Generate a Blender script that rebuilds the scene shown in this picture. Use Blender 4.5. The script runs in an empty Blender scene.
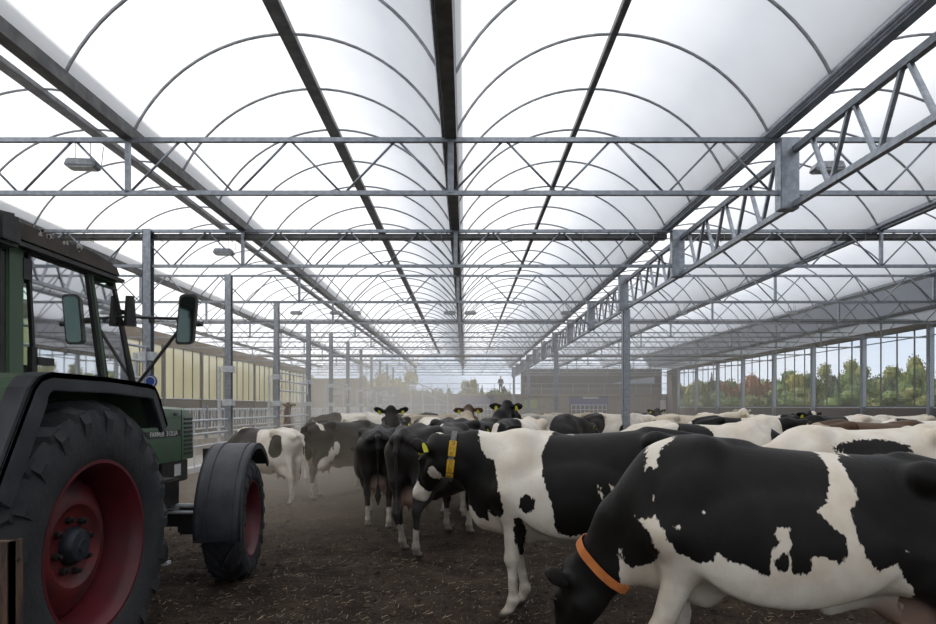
import bpy, math, random
import numpy as np
from mathutils import Vector, Matrix

sc = bpy.context.scene
COL = sc.collection
PI = math.pi
EYE = 1.65
# ---------------------------------------------------------------- camera
cd = bpy.data.cameras.new('camera'); cam = bpy.data.objects.new('camera', cd); COL.objects.link(cam)
cam.location = (0, 0, EYE); cam.rotation_euler = (PI/2, 0, 0)
cd.sensor_width = 36; cd.lens = 24; cd.shift_x = 3/936; cd.shift_y = 95/936
cd.clip_end = 600
sc.camera = cam
# ---------------------------------------------------------------- sky and sun
w = bpy.data.worlds.new('sky'); sc.world = w; w.use_nodes = True
nt = w.node_tree; nt.nodes.clear()
def wn(t, **k):
    n = nt.nodes.new(t)
    for a, b in k.items(): setattr(n, a, b)
    return n
tc = wn('ShaderNodeTexCoord'); mp = wn('ShaderNodeMapping'); mp.inputs['Scale'].default_value = (2.2, 2.2, 6)
nz = wn('ShaderNodeTexNoise'); nz.inputs['Scale'].default_value = 1.4; nz.inputs['Detail'].default_value = 6
cr = wn('ShaderNodeValToRGB')
cr.color_ramp.elements[0].position = .38; cr.color_ramp.elements[0].color = (.74, .83, .95, 1)
cr.color_ramp.elements[1].position = .58; cr.color_ramp.elements[1].color = (.93, .95, 1, 1)
bg = wn('ShaderNodeBackground'); bg.inputs['Strength'].default_value = .78
ow = wn('ShaderNodeOutputWorld')
nt.links.new(tc.outputs['Generated'], mp.inputs['Vector']); nt.links.new(mp.outputs[0], nz.inputs['Vector'])
nt.links.new(nz.outputs['Fac'], cr.inputs[0]); nt.links.new(cr.outputs[0], bg.inputs['Color']); nt.links.new(bg.outputs[0], ow.inputs[0])
sd = bpy.data.lights.new('sun', 'SUN'); sd.energy = 2.6; sd.angle = math.radians(3); sd.color = (1, .965, .91)
sun = bpy.data.objects.new('sun', sd); COL.objects.link(sun); sun.location = (-30, 30, 40)
SUN_TO = Vector((-.74, .34, .55)).normalized()
sun.rotation_euler = SUN_TO.to_track_quat('Z', 'Y').to_euler()
# ---------------------------------------------------------------- colour management
sc.view_settings.view_transform = 'Standard'; sc.view_settings.look = 'None'
sc.view_settings.exposure = 0.55; sc.view_settings.gamma = 1; sc.view_settings.use_curve_mapping = False
sc.cycles.use_denoising = True
sc.cycles.max_bounces = 10; sc.cycles.transparent_max_bounces = 16; sc.cycles.diffuse_bounces = 5; sc.cycles.volume_bounces = 2
sc.cycles.volume_step_rate = 3; sc.cycles.sample_clamp_indirect = 6

# ---------------------------------------------------------------- helpers
def frame(d):
    d = d.normalized(); a = Vector((0, 0, 1)) if abs(d.z) < .95 else Vector((1, 0, 0))
    s = d.cross(a).normalized(); u = s.cross(d).normalized()
    return d, s, u
class MB:
    def __init__(self): self.v = []; self.f = []
    def quad(self, *p):
        n = len(self.v); self.v += [tuple(q) for q in p]; self.f.append(tuple(range(n, n+len(p)))); return self
    def box(self, x0, x1, y0, y1, z0, z1):
        n = len(self.v)
        self.v += [(x0,y0,z0),(x1,y0,z0),(x1,y1,z0),(x0,y1,z0),(x0,y0,z1),(x1,y0,z1),(x1,y1,z1),(x0,y1,z1)]
        for f in ((0,3,2,1),(4,5,6,7),(0,1,5,4),(1,2,6,5),(2,3,7,6),(3,0,4,7)): self.f.append(tuple(n+i for i in f))
        return self
    def cbox(self, c, s): return self.box(c[0]-s[0]/2,c[0]+s[0]/2,c[1]-s[1]/2,c[1]+s[1]/2,c[2]-s[2]/2,c[2]+s[2]/2)
    def bar(self, a, b, w_, h_):
        a = Vector(a); b = Vector(b); d, s, u = frame(b-a); n = len(self.v)
        for p in (a, b):
            for i, j in ((-1,-1),(1,-1),(1,1),(-1,1)): self.v.append(tuple(p+s*(i*w_/2)+u*(j*h_/2)))
        for f in ((0,1,2,3),(7,6,5,4),(0,4,5,1),(1,5,6,2),(2,6,7,3),(3,7,4,0)): self.f.append(tuple(n+i for i in f))
        return self
    def tube(self, pts, r, k=8, cap=True):
        pts = [Vector(p) for p in pts]; m = len(pts); rr = r if isinstance(r, (list, tuple)) else [r]*m; n = len(self.v)
        ref = None
        for i, p in enumerate(pts):
            d = (pts[min(i+1,m-1)]-pts[max(i-1,0)])
            d, s, u = frame(d)
            if ref is not None:
                s2 = ref - d*ref.dot(d)
                if s2.length > 1e-4: s = s2.normalized(); u = s.cross(d)
            ref = s
            for j in range(k):
                a = 2*PI*j/k; self.v.append(tuple(p+(s*math.cos(a)+u*math.sin(a))*rr[i]))
        for i in range(m-1):
            for j in range(k):
                self.f.append((n+i*k+j, n+i*k+(j+1)%k, n+(i+1)*k+(j+1)%k, n+(i+1)*k+j))
        if cap: self.f.append(tuple(n+j for j in range(k))[::-1]); self.f.append(tuple(n+(m-1)*k+j for j in range(k)))
        return self
    def lathe(self, prof, c, axis='x', k=32, close=False):
        # prof: list of (offset along axis, radius)
        n = len(self.v); m = len(prof)
        for t, r in prof:
            for j in range(k):
                a = 2*PI*j/k; p, q = r*math.cos(a), r*math.sin(a)
                if axis == 'x': self.v.append((c[0]+t, c[1]+p, c[2]+q))
                elif axis == 'y': self.v.append((c[0]+q, c[1]+t, c[2]+p))
                else: self.v.append((c[0]+p, c[1]+q, c[2]+t))
        for i in range(m-1 if not close else m):
            i2 = (i+1) % m
            for j in range(k): self.f.append((n+i*k+j, n+i*k+(j+1)%k, n+i2*k+(j+1)%k, n+i2*k+j))
        if not close:
            self.f.append(tuple(n+j for j in range(k))[::-1]); self.f.append(tuple(n+(m-1)*k+j for j in range(k)))
        return self
    def prism(self, poly, a, b, axis='x'):
        # poly of 2-D points extruded along axis from a to b
        n = len(self.v); m = len(poly)
        for t in (a, b):
            for p, q in poly:
                self.v.append((t,p,q) if axis == 'x' else (p,t,q) if axis == 'y' else (p,q,t))
        self.f.append(tuple(range(n, n+m))[::-1]); self.f.append(tuple(range(n+m, n+2*m)))
        for j in range(m): self.f.append((n+j, n+(j+1)%m, n+m+(j+1)%m, n+m+j))
        return self
    def build(self, name, m=None, parent=None, smooth=False, bevel=0, loc=None, rz=0):
        me = bpy.data.meshes.new(name); me.from_pydata(self.v, [], self.f); me.update()
        import bmesh
        bm = bmesh.new(); bm.from_mesh(me); bmesh.ops.recalc_face_normals(bm, faces=bm.faces)
        if bevel:
            bmesh.ops.bevel(bm, geom=[e for e in bm.edges if len(e.link_faces) == 2 and e.calc_face_angle(0) > .5], offset=bevel, segments=2, affect='EDGES', clamp_overlap=True)
        bm.to_mesh(me); bm.free()
        if smooth:
            me.polygons.foreach_set('use_smooth', [True]*len(me.polygons))
            if smooth != 2:
                try: me.set_sharp_from_angle(angle=.7)
                except Exception: pass
        if m: me.materials.append(m)
        o = bpy.data.objects.new(name, me); COL.objects.link(o)
        if parent: o.parent = parent
        if loc is not None: o.location = loc
        o.rotation_euler.z = rz
        return o
def tag(o, label=None, cat=None, group=None, kind=None):
    if label: o['label'] = label
    if cat: o['category'] = cat
    if group: o['group'] = group
    if kind: o['kind'] = kind
    return o
def thing(name, label, cat, loc=(0,0,0), rz=0, group=None, kind=None):
    o = bpy.data.objects.new(name, None); COL.objects.link(o); o.location = loc; o.rotation_euler.z = rz
    o.empty_display_size = .2
    return tag(o, label, cat, group, kind)
def kids(o): return list(o.children)
def copy_tree(o, loc=None, rz=None, label=None, parent=None):
    c = o.copy(); COL.objects.link(c); c.parent = parent
    if loc is not None: c.location = loc
    if rz is not None: c.rotation_euler.z = rz
    if label: c['label'] = label
    for ch in kids(o): copy_tree(ch, parent=c)
    return c
def ordn(i): return ['nearest', 'second', 'third', 'fourth', 'fifth', 'sixth', 'seventh', 'eighth', 'ninth', 'tenth', 'eleventh', 'twelfth', 'thirteenth', 'fourteenth', 'fifteenth', 'sixteenth', 'seventeenth', 'eighteenth', 'nineteenth', 'twentieth', 'twenty-first', 'twenty-second', 'twenty-third', 'twenty-fourth', 'twenty-fifth', 'twenty-sixth', 'twenty-seventh', 'twenty-eighth'][i]

# ---------------------------------------------------------------- materials
def mat(name, col, rough=.6, metal=0, col2=None, scale=8, bump=0, bscale=None, spec=.5, detail=5, lo=.35, hi=.65, coat=0, stretch=None):
    m = bpy.data.materials.new(name); m.use_nodes = True; t = m.node_tree; b = t.nodes['Principled BSDF']
    b.inputs['Base Color'].default_value = (*col, 1); b.inputs['Roughness'].default_value = rough
    b.inputs['Metallic'].default_value = metal; b.inputs['Specular IOR Level'].default_value = spec
    b.inputs['Coat Weight'].default_value = coat
    co = t.nodes.new('ShaderNodeTexCoord'); mpn = t.nodes.new('ShaderNodeMapping'); t.links.new(co.outputs['Object'], mpn.inputs[0])
    if stretch: mpn.inputs['Scale'].default_value = stretch
    n = t.nodes.new('ShaderNodeTexNoise'); n.inputs['Scale'].default_value = scale; n.inputs['Detail'].default_value = detail
    t.links.new(mpn.outputs[0], n.inputs['Vector'])
    r = t.nodes.new('ShaderNodeValToRGB'); r.color_ramp.elements[0].position = lo; r.color_ramp.elements[1].position = hi
    r.color_ramp.elements[0].color = (*col, 1); r.color_ramp.elements[1].color = (*(col2 or tuple(c*.8 for c in col)), 1)
    t.links.new(n.outputs['Fac'], r.inputs[0]); t.links.new(r.outputs[0], b.inputs['Base Color'])
    if bump:
        n2 = t.nodes.new('ShaderNodeTexNoise'); n2.inputs['Scale'].default_value = bscale or scale*3; n2.inputs['Detail'].default_value = 6
        t.links.new(mpn.outputs[0], n2.inputs['Vector'])
        bp = t.nodes.new('ShaderNodeBump'); bp.inputs['Strength'].default_value = bump; bp.inputs['Distance'].default_value = .02
        t.links.new(n2.outputs['Fac'], bp.inputs['Height']); t.links.new(bp.outputs[0], b.inputs['Normal'])
    return m
def foil_mat(name, col, trans, clear, diff, lo=None, ns=1.1):
    m = bpy.data.materials.new(name); m.use_nodes = True; t = m.node_tree; t.nodes.clear()
    o = t.nodes.new('ShaderNodeOutputMaterial'); tr = t.nodes.new('ShaderNodeBsdfTranslucent'); tp = t.nodes.new('ShaderNodeBsdfTransparent')
    df = t.nodes.new('ShaderNodeBsdfDiffuse'); m1 = t.nodes.new('ShaderNodeMixShader'); m2 = t.nodes.new('ShaderNodeMixShader')
    co = t.nodes.new('ShaderNodeTexCoord'); n = t.nodes.new('ShaderNodeTexNoise'); n.inputs['Scale'].default_value = ns; n.inputs['Detail'].default_value = 4
    r = t.nodes.new('ShaderNodeValToRGB'); r.color_ramp.elements[0].position = .3; r.color_ramp.elements[1].position = .7
    r.color_ramp.elements[0].color = (*[c*trans for c in (lo or [q*.93 for q in col])], 1); r.color_ramp.elements[1].color = (*[c*trans for c in col], 1)
    t.links.new(co.outputs['Object'], n.inputs['Vector']); t.links.new(n.outputs['Fac'], r.inputs[0]); t.links.new(r.outputs[0], tr.inputs['Color'])
    df.inputs['Color'].default_value = (*col, 1); tp.inputs['Color'].default_value = (1, 1, 1, 1)
    m1.inputs[0].default_value = diff; t.links.new(tr.outputs[0], m1.inputs[1]); t.links.new(df.outputs[0], m1.inputs[2])
    m2.inputs[0].default_value = clear; t.links.new(m1.outputs[0], m2.inputs[1]); t.links.new(tp.outputs[0], m2.inputs[2])
    t.links.new(m2.outputs[0], o.inputs[0]); return m
def glass_mat(name, tint, refl=.08, rough=.02):
    m = bpy.data.materials.new(name); m.use_nodes = True; t = m.node_tree; t.nodes.clear()
    o = t.nodes.new('ShaderNodeOutputMaterial'); tp = t.nodes.new('ShaderNodeBsdfTransparent'); gl = t.nodes.new('ShaderNodeBsdfGlossy')
    tp.inputs[0].default_value = (*tint, 1); gl.inputs['Roughness'].default_value = rough
    fr = t.nodes.new('ShaderNodeFresnel'); fr.inputs[0].default_value = 1.45
    ma = t.nodes.new('ShaderNodeMath'); ma.operation = 'ADD'; ma.inputs[1].default_value = refl; ma.use_clamp = True
    mx = t.nodes.new('ShaderNodeMixShader'); t.links.new(fr.outputs[0], ma.inputs[0]); t.links.new(ma.outputs[0], mx.inputs[0])
    t.links.new(tp.outputs[0], mx.inputs[1]); t.links.new(gl.outputs[0], mx.inputs[2]); t.links.new(mx.outputs[0], o.inputs[0]); return m
def clear_mat(name, tint, refl):
    m = glass_mat(name, tint, 0); t = m.node_tree; mx = [n for n in t.nodes if n.type == 'MIX_SHADER'][0]
    t.links.remove(mx.inputs[0].links[0]); mx.inputs[0].default_value = refl; return m
M = dict(
  foil=foil_mat('roof_foil', (1, 1, 1), .84, .04, .12),
  shade=foil_mat('grey_screen', (.62, .65, .70), .42, .0, .45),
  plastic=foil_mat('side_curtain', (.80, .74, .52), .55, .10, .25, lo=(.45, .42, .22), ns=.35),
  galv=mat('galvanised_steel', (.34, .37, .42), .42, .75, (.24, .265, .30), 14, bump=.1),
  rail=mat('galvanised_rail', (.68, .70, .73), .4, .3, (.52, .55, .58), 10),
  dark=mat('dark_steel', (.10, .105, .11), .5, .5, (.06, .062, .065), 10),
  gut=mat('dark_aluminium', (.085, .085, .088), .45, .5, (.15, .15, .15), 6),
  rib=mat('hoop_steel', (.36, .375, .40), .5, .45, (.24, .25, .27), 8),
  brown=mat('brown_cladding', (.085, .062, .048), .8, 0, (.05, .038, .03), 6, stretch=(1, 1, 8), bump=.3),
  brown2=mat('timber_fascia', (.20, .155, .11), .8, 0, (.12, .09, .065), 5, stretch=(1, 1, 6), bump=.3),
  conc=mat('pale_concrete', (.42, .37, .31), .85, 0, (.28, .25, .21), 3, bump=.2),
  white=mat('white_paint', (.7, .7, .69), .6, 0, (.55, .55, .54), 5),
  grey=mat('grey_cladding', (.22, .205, .19), .8, 0, (.16, .15, .14), 4, stretch=(1, 1, 12)),
  slab=mat('beige_slab', (.26, .22, .18), .8, 0, (.18, .15, .125), 4),
  blue=mat('blue_door', (.05, .07, .30), .5, 0, (.03, .04, .2), 5),
  glass=clear_mat('window_glass', (.90, .93, .95), .035),
  yellow=mat('yellow_plastic', (.75, .55, .02), .5, 0, (.55, .4, .02), 20),
  lamp=mat('lamp_housing', (.4, .42, .45), .4, .4, (.25, .27, .3), 10),
  lens=mat('lamp_lens', (.75, .78, .8), .2, 0, (.6, .63, .65), 10),
  black=mat('black_rubber', (.022, .022, .024), .7, 0, (.04, .038, .036), 8, bump=.2),
)
GZ = EYE + 3.8; RZ = EYE + 5.2         # gutter and ridge height
TT = EYE + 3.72; TB = EYE + 2.98       # truss chords
Y1, S = 8.7, 4.5
GX = [-13.7 + 4.5*i for i in range(8)] # gutters
YA, YB = -9.0, 60.0
NT = 12
TY = [Y1 + S*i for i in range(NT)]

# ---------------------------------------------------------------- ground
def soil():
    m = mat('dark_bedding_soil', (.016, .0105, .0075), .95, 0, (.046, .032, .023), 2.6, bump=1.0, bscale=26, detail=10, spec=.2)
    t = m.node_tree; b = t.nodes['Principled BSDF']
    # pale straw fibres and chips
    co = t.nodes.new('ShaderNodeTexCoord'); prev = None
    base = b.inputs['Base Color'].links[0].from_socket
    for k, (sc_, st) in enumerate((((20), (1, 7, 1)), ((17), (6, 1, 1)))):
        mpn = t.nodes.new('ShaderNodeMapping'); mpn.inputs['Scale'].default_value = st; mpn.inputs['Rotation'].default_value = (0, 0, .6*k+.3)
        nd = t.nodes.new('ShaderNodeTexNoise'); nd.inputs['Scale'].default_value = sc_; nd.inputs['Detail'].default_value = 3; nd.inputs['Distortion'].default_value = .6
        r = t.nodes.new('ShaderNodeValToRGB'); r.color_ramp.elements[0].position = .63; r.color_ramp.elements[1].position = .72
        mx = t.nodes.new('ShaderNodeMixRGB'); mx.inputs[2].default_value = (.16, .115, .075, 1)
        t.links.new(co.outputs['Object'], mpn.inputs[0]); t.links.new(mpn.outputs[0], nd.inputs['Vector']); t.links.new(nd.outputs['Fac'], r.inputs[0])
        t.links.new(r.outputs[0], mx.inputs[0]); t.links.new(base, mx.inputs[1]); base = mx.outputs[0]
    t.links.new(base, b.inputs['Base Color'])
    return m
rng = np.random.default_rng(5)
WV = [(rng.normal(size=2)*f, rng.uniform(0, 6.28), a) for f, a in ((1.2, .012), (1.5, .012), (2.5, .009), (3, .009), (6, .006), (7, .006), (9, .005), (14, .004), (17, .004), (24, .0035), (28, .003), (33, .003)) for _ in range(2)]
def gz(x, y):
    z = 0
    for k, ph, a in WV: z = z + a*np.sin(k[0]*x + k[1]*y + ph)
    return z
def ground():
    # graded grid, fine close to the camera
    ys = np.concatenate([np.arange(YA, 2, .5), np.arange(2, 9, .04), np.arange(9, 20, .12), np.linspace(20, YB, 60)])
    xs = np.concatenate([np.linspace(-6.7, -3.6, 40)[:-1], np.arange(-3.6, 4, .045), np.linspace(4, 20.0, 70)])
    X, Y = np.meshgrid(xs, ys)
    fade = np.clip((X+6.7)/1.0, 0, 1)
    Z = gz(X, Y)*fade*np.clip(1.3-Y/30, .2, 1)
    v = np.stack([X, Y, Z], -1).reshape(-1, 3); nx = len(xs); ny = len(ys)
    i = np.arange(ny-1)[:, None]*nx + np.arange(nx-1)[None]
    f = np.stack([i, i+1, i+nx+1, i+nx], -1).reshape(-1, 4)
    me = bpy.data.meshes.new('floor'); me.from_pydata(v.tolist(), [], f.tolist()); me.polygons.foreach_set('use_smooth', [True]*len(f))
    me.materials.append(soil()); o = bpy.data.objects.new('floor', me); COL.objects.link(o)
    tag(o, 'dark brown soft bedding soil the cows stand on', 'floor', kind='structure')
    # straw bits and clods lying loose
    r = random.Random(3); mb = MB(); mc = MB()
    for _ in range(8000):
        y = 2.6 + 11*r.random()**1.5; x = r.uniform(-.8, .8)*y
        if x < -6: continue
        a = r.uniform(0, PI); l = r.uniform(.012, .07); z = float(gz(x, y)) + .006; c, s = math.cos(a)*l/2, math.sin(a)*l/2
        dz = r.uniform(-.006, .016); wv = r.uniform(.0012, .003)
        nx_, ny_ = -math.sin(a)*wv, math.cos(a)*wv
        mb.quad((x-c-nx_, y-s-ny_, z), (x+c-nx_, y+s-ny_, z+dz), (x+c+nx_, y+s+ny_, z+dz+.002), (x-c+nx_, y-s+ny_, z+.002))
    o = mb.build('straw', mat('straw_bits', (.34, .26, .17), .8, 0, (.16, .115, .075), 3)); tag(o, 'loose straw bits scattered over the dark bedding', 'straw', kind='stuff')
    for _ in range(7000):
        y = 2.6 + 9*r.random()**1.4; x = r.uniform(-.8, .8)*y
        if x < -6: continue
        q = r.uniform(.006, .026)*(1 if r.random() < .9 else 1.8); z = float(gz(x, y)) + q*.2; n = len(mc.v)
        p = [(1,0,0),(-1,0,0),(0,1,0),(0,-1,0),(0,0,1),(0,0,-1)]
        mc.v += [(x+a*q*r.uniform(.6,1.3), y+b*q*r.uniform(.6,1.3), z+c*q*r.uniform(.5,.9)) for a, b, c in p]
        for f_ in ((0,2,4),(2,1,4),(1,3,4),(3,0,4),(2,0,5),(1,2,5),(3,1,5),(0,3,5)): mc.f.append(tuple(n+i for i in f_))
    o = mc.build('soil_clods', mat('soil_clods', (.028, .019, .014), .95, 0, (.07, .05, .036), 4)); tag(o, 'small crumbly soil clods over the dark bedding', 'soil clods', kind='stuff')
ground()
o = MB().box(-15.0, -6.75, YA, YB, -.1, .03).build('floor_feed_alley', M['conc']); tag(o, 'pale concrete feed alley behind the steel rails', 'floor', kind='structure')
o = MB().box(-6.85, -6.62, YA, YB, .031, .17).build('trim_1', M['white'], bevel=.01); tag(o, 'whitewashed kerb along the feed alley edge', 'kerb', kind='structure')
grass = mat('meadow_grass', (.09, .12, .03), .9, 0, (.16, .17, .06), .6, bump=.4)
o = MB().quad((-140,-30,-.12),(200,-30,-.12),(200,260,-.12),(-140,260,-.12)).build('ground', grass); tag(o, 'green meadow outside the barn', 'ground', kind='structure')

# ---------------------------------------------------------------- roof spans
def arch_pts(x0, x1, n=16, dz=0):
    c = (x0+x1)/2; hw = (x1-x0)/2; h = RZ-GZ; R = (hw*hw+h*h)/(2*h); zc = RZ-R; A = math.asin(hw/R)
    return [(c+R*math.sin(-A+2*A*i/n), 0, zc+R*math.cos(-A+2*A*i/n)+dz) for i in range(n+1)]
ribys = [Y1 + 1.5*k for k in range(-11, 35) if YA < Y1+1.5*k < YB]
for si in range(7):
    x0, x1 = GX[si], GX[si+1]; cx = (x0+x1)/2
    pos = {0: 'outermost on the left', 1: 'second from the left wall', 2: 'left of the central dark gutter', 3: 'right of the central dark gutter', 4: 'just right of the long lattice girder', 5: 'second right of the long girder', 6: 'grey-screened, by the right wall'}[si]
    sp = thing('ceiling', 'arched translucent foil roof span ' + pos, 'roof', (cx, 0, 0), kind='structure')
    m = MB(); pts = arch_pts(x0+.06-cx, x1-.06-cx, 24, .03)
    yl = list(np.arange(YA, YB, 4.5))+[YB]
    m.v = [(p[0], yy, p[2]) for yy in yl for p in pts]
    m.f = [(j*25+i, j*25+i+1, j*25+26+i, j*25+25+i) for j in range(len(yl)-1) for i in range(24)]
    m.build('foil_sheet', M['shade'] if si == 6 else M['foil'], sp, smooth=2)
    rm = MB().tube([(p[0], 0, p[2]) for p in arch_pts(x0+.06-cx, x1-.06-cx, 28)], .020, 8).build('hoop', M['rib'], sp, smooth=True, loc=(0, ribys[0], 0))
    for y in ribys[1:]:
        c = rm.copy(); COL.objects.link(c); c.parent = sp; c.location = (0, y, 0)
    wr = .2 if si in (1, 2) else .09
    MB().box(-wr/2, wr/2, YA, YB, RZ-.10, RZ+.0).build('ridge_bar', M['gut'], sp, bevel=.01)
for gi, gx in enumerate(GX):
    if gi in (2, 3): wd = .2
    else: wd = .16
    m = MB().prism([(gx-wd/2, GZ+.08), (gx-wd/2+.02, GZ-.07), (gx+wd/2-.02, GZ-.07), (gx+wd/2, GZ+.08), (gx+wd/2-.03, GZ+.08), (gx+wd/2-.05, GZ-.04), (gx-wd/2+.05, GZ-.04), (gx-wd/2+.03, GZ+.08)], YA, YB, 'y')
    o = m.build('roof_gutter', M['gut'] if gi < 4 else M['galv'])
    nm = ['above the left outer wall', 'over the feed alley, left', 'left of the tractor-side posts, dark', 'dark and central, straight overhead', 'beside the long lattice girder', 'first right of the long girder', 'second right of the long girder', 'last before the right wall'][gi]
    tag(o, 'long metal roof gutter ' + nm, 'gutter', 'gutters between the roof arches')
    MB().tube([(gx-.11, YA, GZ-.02), (gx-.11, YB, GZ-.02)], .022, 6).build('drive_tube', M['galv'], o)
o = MB().quad((GX[-1], YA, GZ), (20.1, YA, GZ-.12), (20.1, YB, GZ-.12), (GX[-1], YB, GZ)).build('ceiling_right_strip', M['shade']); tag(o, 'grey screened roof strip along the right wall', 'roof', kind='structure')
o = MB().quad((GX[0], YA, GZ), (-15.1, YA, GZ-.1), (-15.1, YB, GZ-.1), (GX[0], YB, GZ)).build('ceiling_left_strip', M['foil']); tag(o, 'pale roof strip along the left wall', 'roof', kind='structure')

# ---------------------------------------------------------------- cross trusses
L0, R0 = -15.0, 20.0
dproto = {}
def diag_mesh(dx, r):
    k = (round(dx, 3), r)
    if k not in dproto:
        m = MB().tube([(0, 0, TB), (dx, 0, TT)], r, 6)
        me = bpy.data.meshes.new('diagonal'); me.from_pydata(m.v, [], m.f); me.polygons.foreach_set('use_smooth', [True]*len(m.f)); me.materials.append(M['galv']); dproto[k] = me
    return dproto[k]
vert_mesh = MB().box(-.03, .03, -.03, .03, TB, TT+.0)
vme = bpy.data.meshes.new('hanger_post'); vme.from_pydata(vert_mesh.v, [], vert_mesh.f); vme.materials.append(M['galv'])
for i, y in enumerate(TY):
    t = thing('roof_truss', ('nearest' if i == 0 else ordn(i)) + (' cross truss from the camera, slim steel lattice spanning the barn' if i else ' cross truss to the camera, slim steel lattice spanning the barn'), 'roof truss', (0, y, 0), group='steel cross trusses under the roof')
    MB().box(L0, R0, -.03, .03, TT-.03, TT+.03).build('top_chord', M['galv'], t)
    MB().box(L0, R0, -.03, .03, TB-.03, TB+.03).build('bottom_chord', M['galv'], t)
    k = 0; x = -.2 - 1.5*9
    while x < R0-.7:
        for dx, s_ in ((.72, 0), (-.72, 0)):
            if L0 < x+dx < R0:
                o = bpy.data.objects.new('diagonal', diag_mesh(dx, .017)); COL.objects.link(o); o.parent = t; o.location = (x+(.02 if dx > 0 else -.02), 0, 0)
        x += 1.5
    for gx in GX:
        if abs(gx-4.3) < .1: continue
        o = bpy.data.objects.new('hanger_post', vme); COL.objects.link(o); o.parent = t; o.location = (gx, 0, 0)
        if gx in (GX[3],): o.scale = (1.4, 1.4, 1)
# folded shade curtains hung on three trusses
for i, (k, lab) in enumerate(((1, 'second'), (4, 'fifth'), (8, 'ninth'))):
    y = TY[k]
    m = MB(); m.box(L0+.1, 4.3, -.09, .09, TT-.15, TT-.035); m.box(4.7, R0-.1, -.09, .09, TT-.15, TT-.035)
    o = m.build('folded_curtain', M['gut'], loc=(0, y+.14, 0), bevel=.02)
    tag(o, 'dark folded shade curtain bundled along the %s cross truss' % lab, 'curtain', 'folded shade curtains under the roof')
    r = random.Random(k)
    for x in np.arange(L0+1, R0, 1.5):
        MB().tube([(x, -.1, TT-.17), (x, .1, TT-.17), (x, .1, TT+.04), (x, -.1, TT+.04), (x, -.1, TT-.17)], .006, 5).build('strap', M['galv'], o)

# ---------------------------------------------------------------- long lattice girder on the right
GBX = 4.56; LB = EYE+2.80; LT = EYE+3.56
g = thing('lattice_girder', 'long galvanised lattice girder running the barn length right of centre', 'girder', (GBX, 0, 0))
ye = TY[-1]+.1
MB().box(-.04, .04, YA, ye, LT-.04, LT+.04).build('top_chord', M['galv'], g)
MB().box(-.04, .04, YA, ye, LB-.04, LB+.04).build('bottom_chord', M['galv'], g)
y = TY[0]-9; dm = {}
for s_ in (1, -1):
    mb = MB().bar((0, 0, LB), (0, s_*.38, LT), .05, .04); me = bpy.data.meshes.new('brace'); me.from_pydata(mb.v, [], mb.f); me.materials.append(M['galv']); dm[s_] = me
n_ = 0
while y < ye-.3:
    if all(abs(y-q) > .2 for q in TY):
        for s_ in (1, -1):
            o = bpy.data.objects.new('brace', dm[s_]); COL.objects.link(o); o.parent = g; o.location = (0, y+s_*.03, 0)
    y += .9
for i, y in enumerate(TY):
    MB().box(-.2, .06, y-.09, y+.09, LB-.06, GZ-.07).build('connector_post', M['galv'], g, bevel=.01)

# ---------------------------------------------------------------- posts
def column(name, x, y, top, w_, label, group, base=.0, mt=None, bracket=True):
    t = thing(name, label, 'column', (x, y, 0), group=group)
    m = MB(); h = w_/2
    m.box(-h, h, -h, -h+.014, base, top); m.box(-h, h, h-.014, h, base, top); m.box(-.01, .01, -h+.014, h-.014, base, top)
    m.box(-h, -h+.012, -h, h, base, top)
    m.build('post', mt or M['galv'], t)
    MB().box(-h-.05, h+.05, -h-.05, h+.05, base, base+.02).build('base_plate', M['galv'], t)
    if bracket:
        for z in (2.72, 1.78):
            MB().box(-h-.06, h+.06, -h-.035, h+.02, z-.09, z+.09).build('bracket', M['rail'], t, bevel=.008)
    return t
for i, y in enumerate(TY):
    column('steel_column', -6.7, y, TT+.03, .17, ('nearest' if i == 0 else ordn(i)) + ' post of the left row beside the feed alley rails', 'posts of the left row')
    if i: 
        # light gate post standing beside it
        pass
for j, i in enumerate((2, 5, 8, 11)):
    column('steel_column', GBX, TY[i], LB-.04, .2, 'broad grey post under the long lattice girder, %s from the camera' % ('nearest' if j == 0 else ordn(j)), 'posts under the long girder', bracket=False)
for i, y in enumerate(TY):
    if y < 20: continue
    column('steel_column', 19.9, y, GZ-.2, .19, 'post of the right window wall, %s in the row from the camera' % ordn(i-3), 'posts of the right window wall', bracket=False)
# ---------------------------------------------------------------- right window wall
wy = [YA] + [TY[i] for i in range(NT)]
SILL = 1.60
o = MB().box(20.0, 20.12, YA, YB, 0, SILL).build('wall_right', M['brown']); tag(o, 'dark brown boarded lower wall on the right under the windows', 'wall', kind='structure')
o = MB().box(19.97, 20.15, YA, YB, SILL, SILL+.05).build('trim_2', M['rail']); tag(o, 'pale window sill along the right wall', 'sill', kind='structure')
o = MB().box(19.98, 20.12, YA, YB, GZ-.34, GZ-.12).build('trim_3', M['brown2']); tag(o, 'brown beam above the right windows', 'beam', kind='structure')
frm = MB().box(20.02, 20.07, 0, 4.5, SILL+.05, SILL+.1).box(20.02, 20.07, 0, 4.5, GZ-.4, GZ-.34).box(20.02, 20.07, 0, 4.5, 4.72, 4.76)
for k in range(4): frm.box(20.02, 20.07, k*1.125-.022, k*1.125+.022, SILL+.1, GZ-.4)
pn = MB().quad((20.05, .03, SILL+.1), (20.05, 4.47, SILL+.1), (20.05, 4.47, GZ-.4), (20.05, .03, GZ-.4))
fo = po = None; wn_ = 0
y = TY[2]-4.5
while y < YB-1:
    wn_ += 1
    t = thing('window_%d' % wn_, 'right wall window bay with thin mullions, bay %d from the camera' % wn_, 'window', (0, y, 0), kind='structure')
    if fo is None: fo = frm.build('window_frame', M['dark'], t); po = pn.build('pane', M['glass'], t)
    else:
        for q in (fo, po): c = q.copy(); COL.objects.link(c); c.parent = t
    y += 4.5
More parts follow.
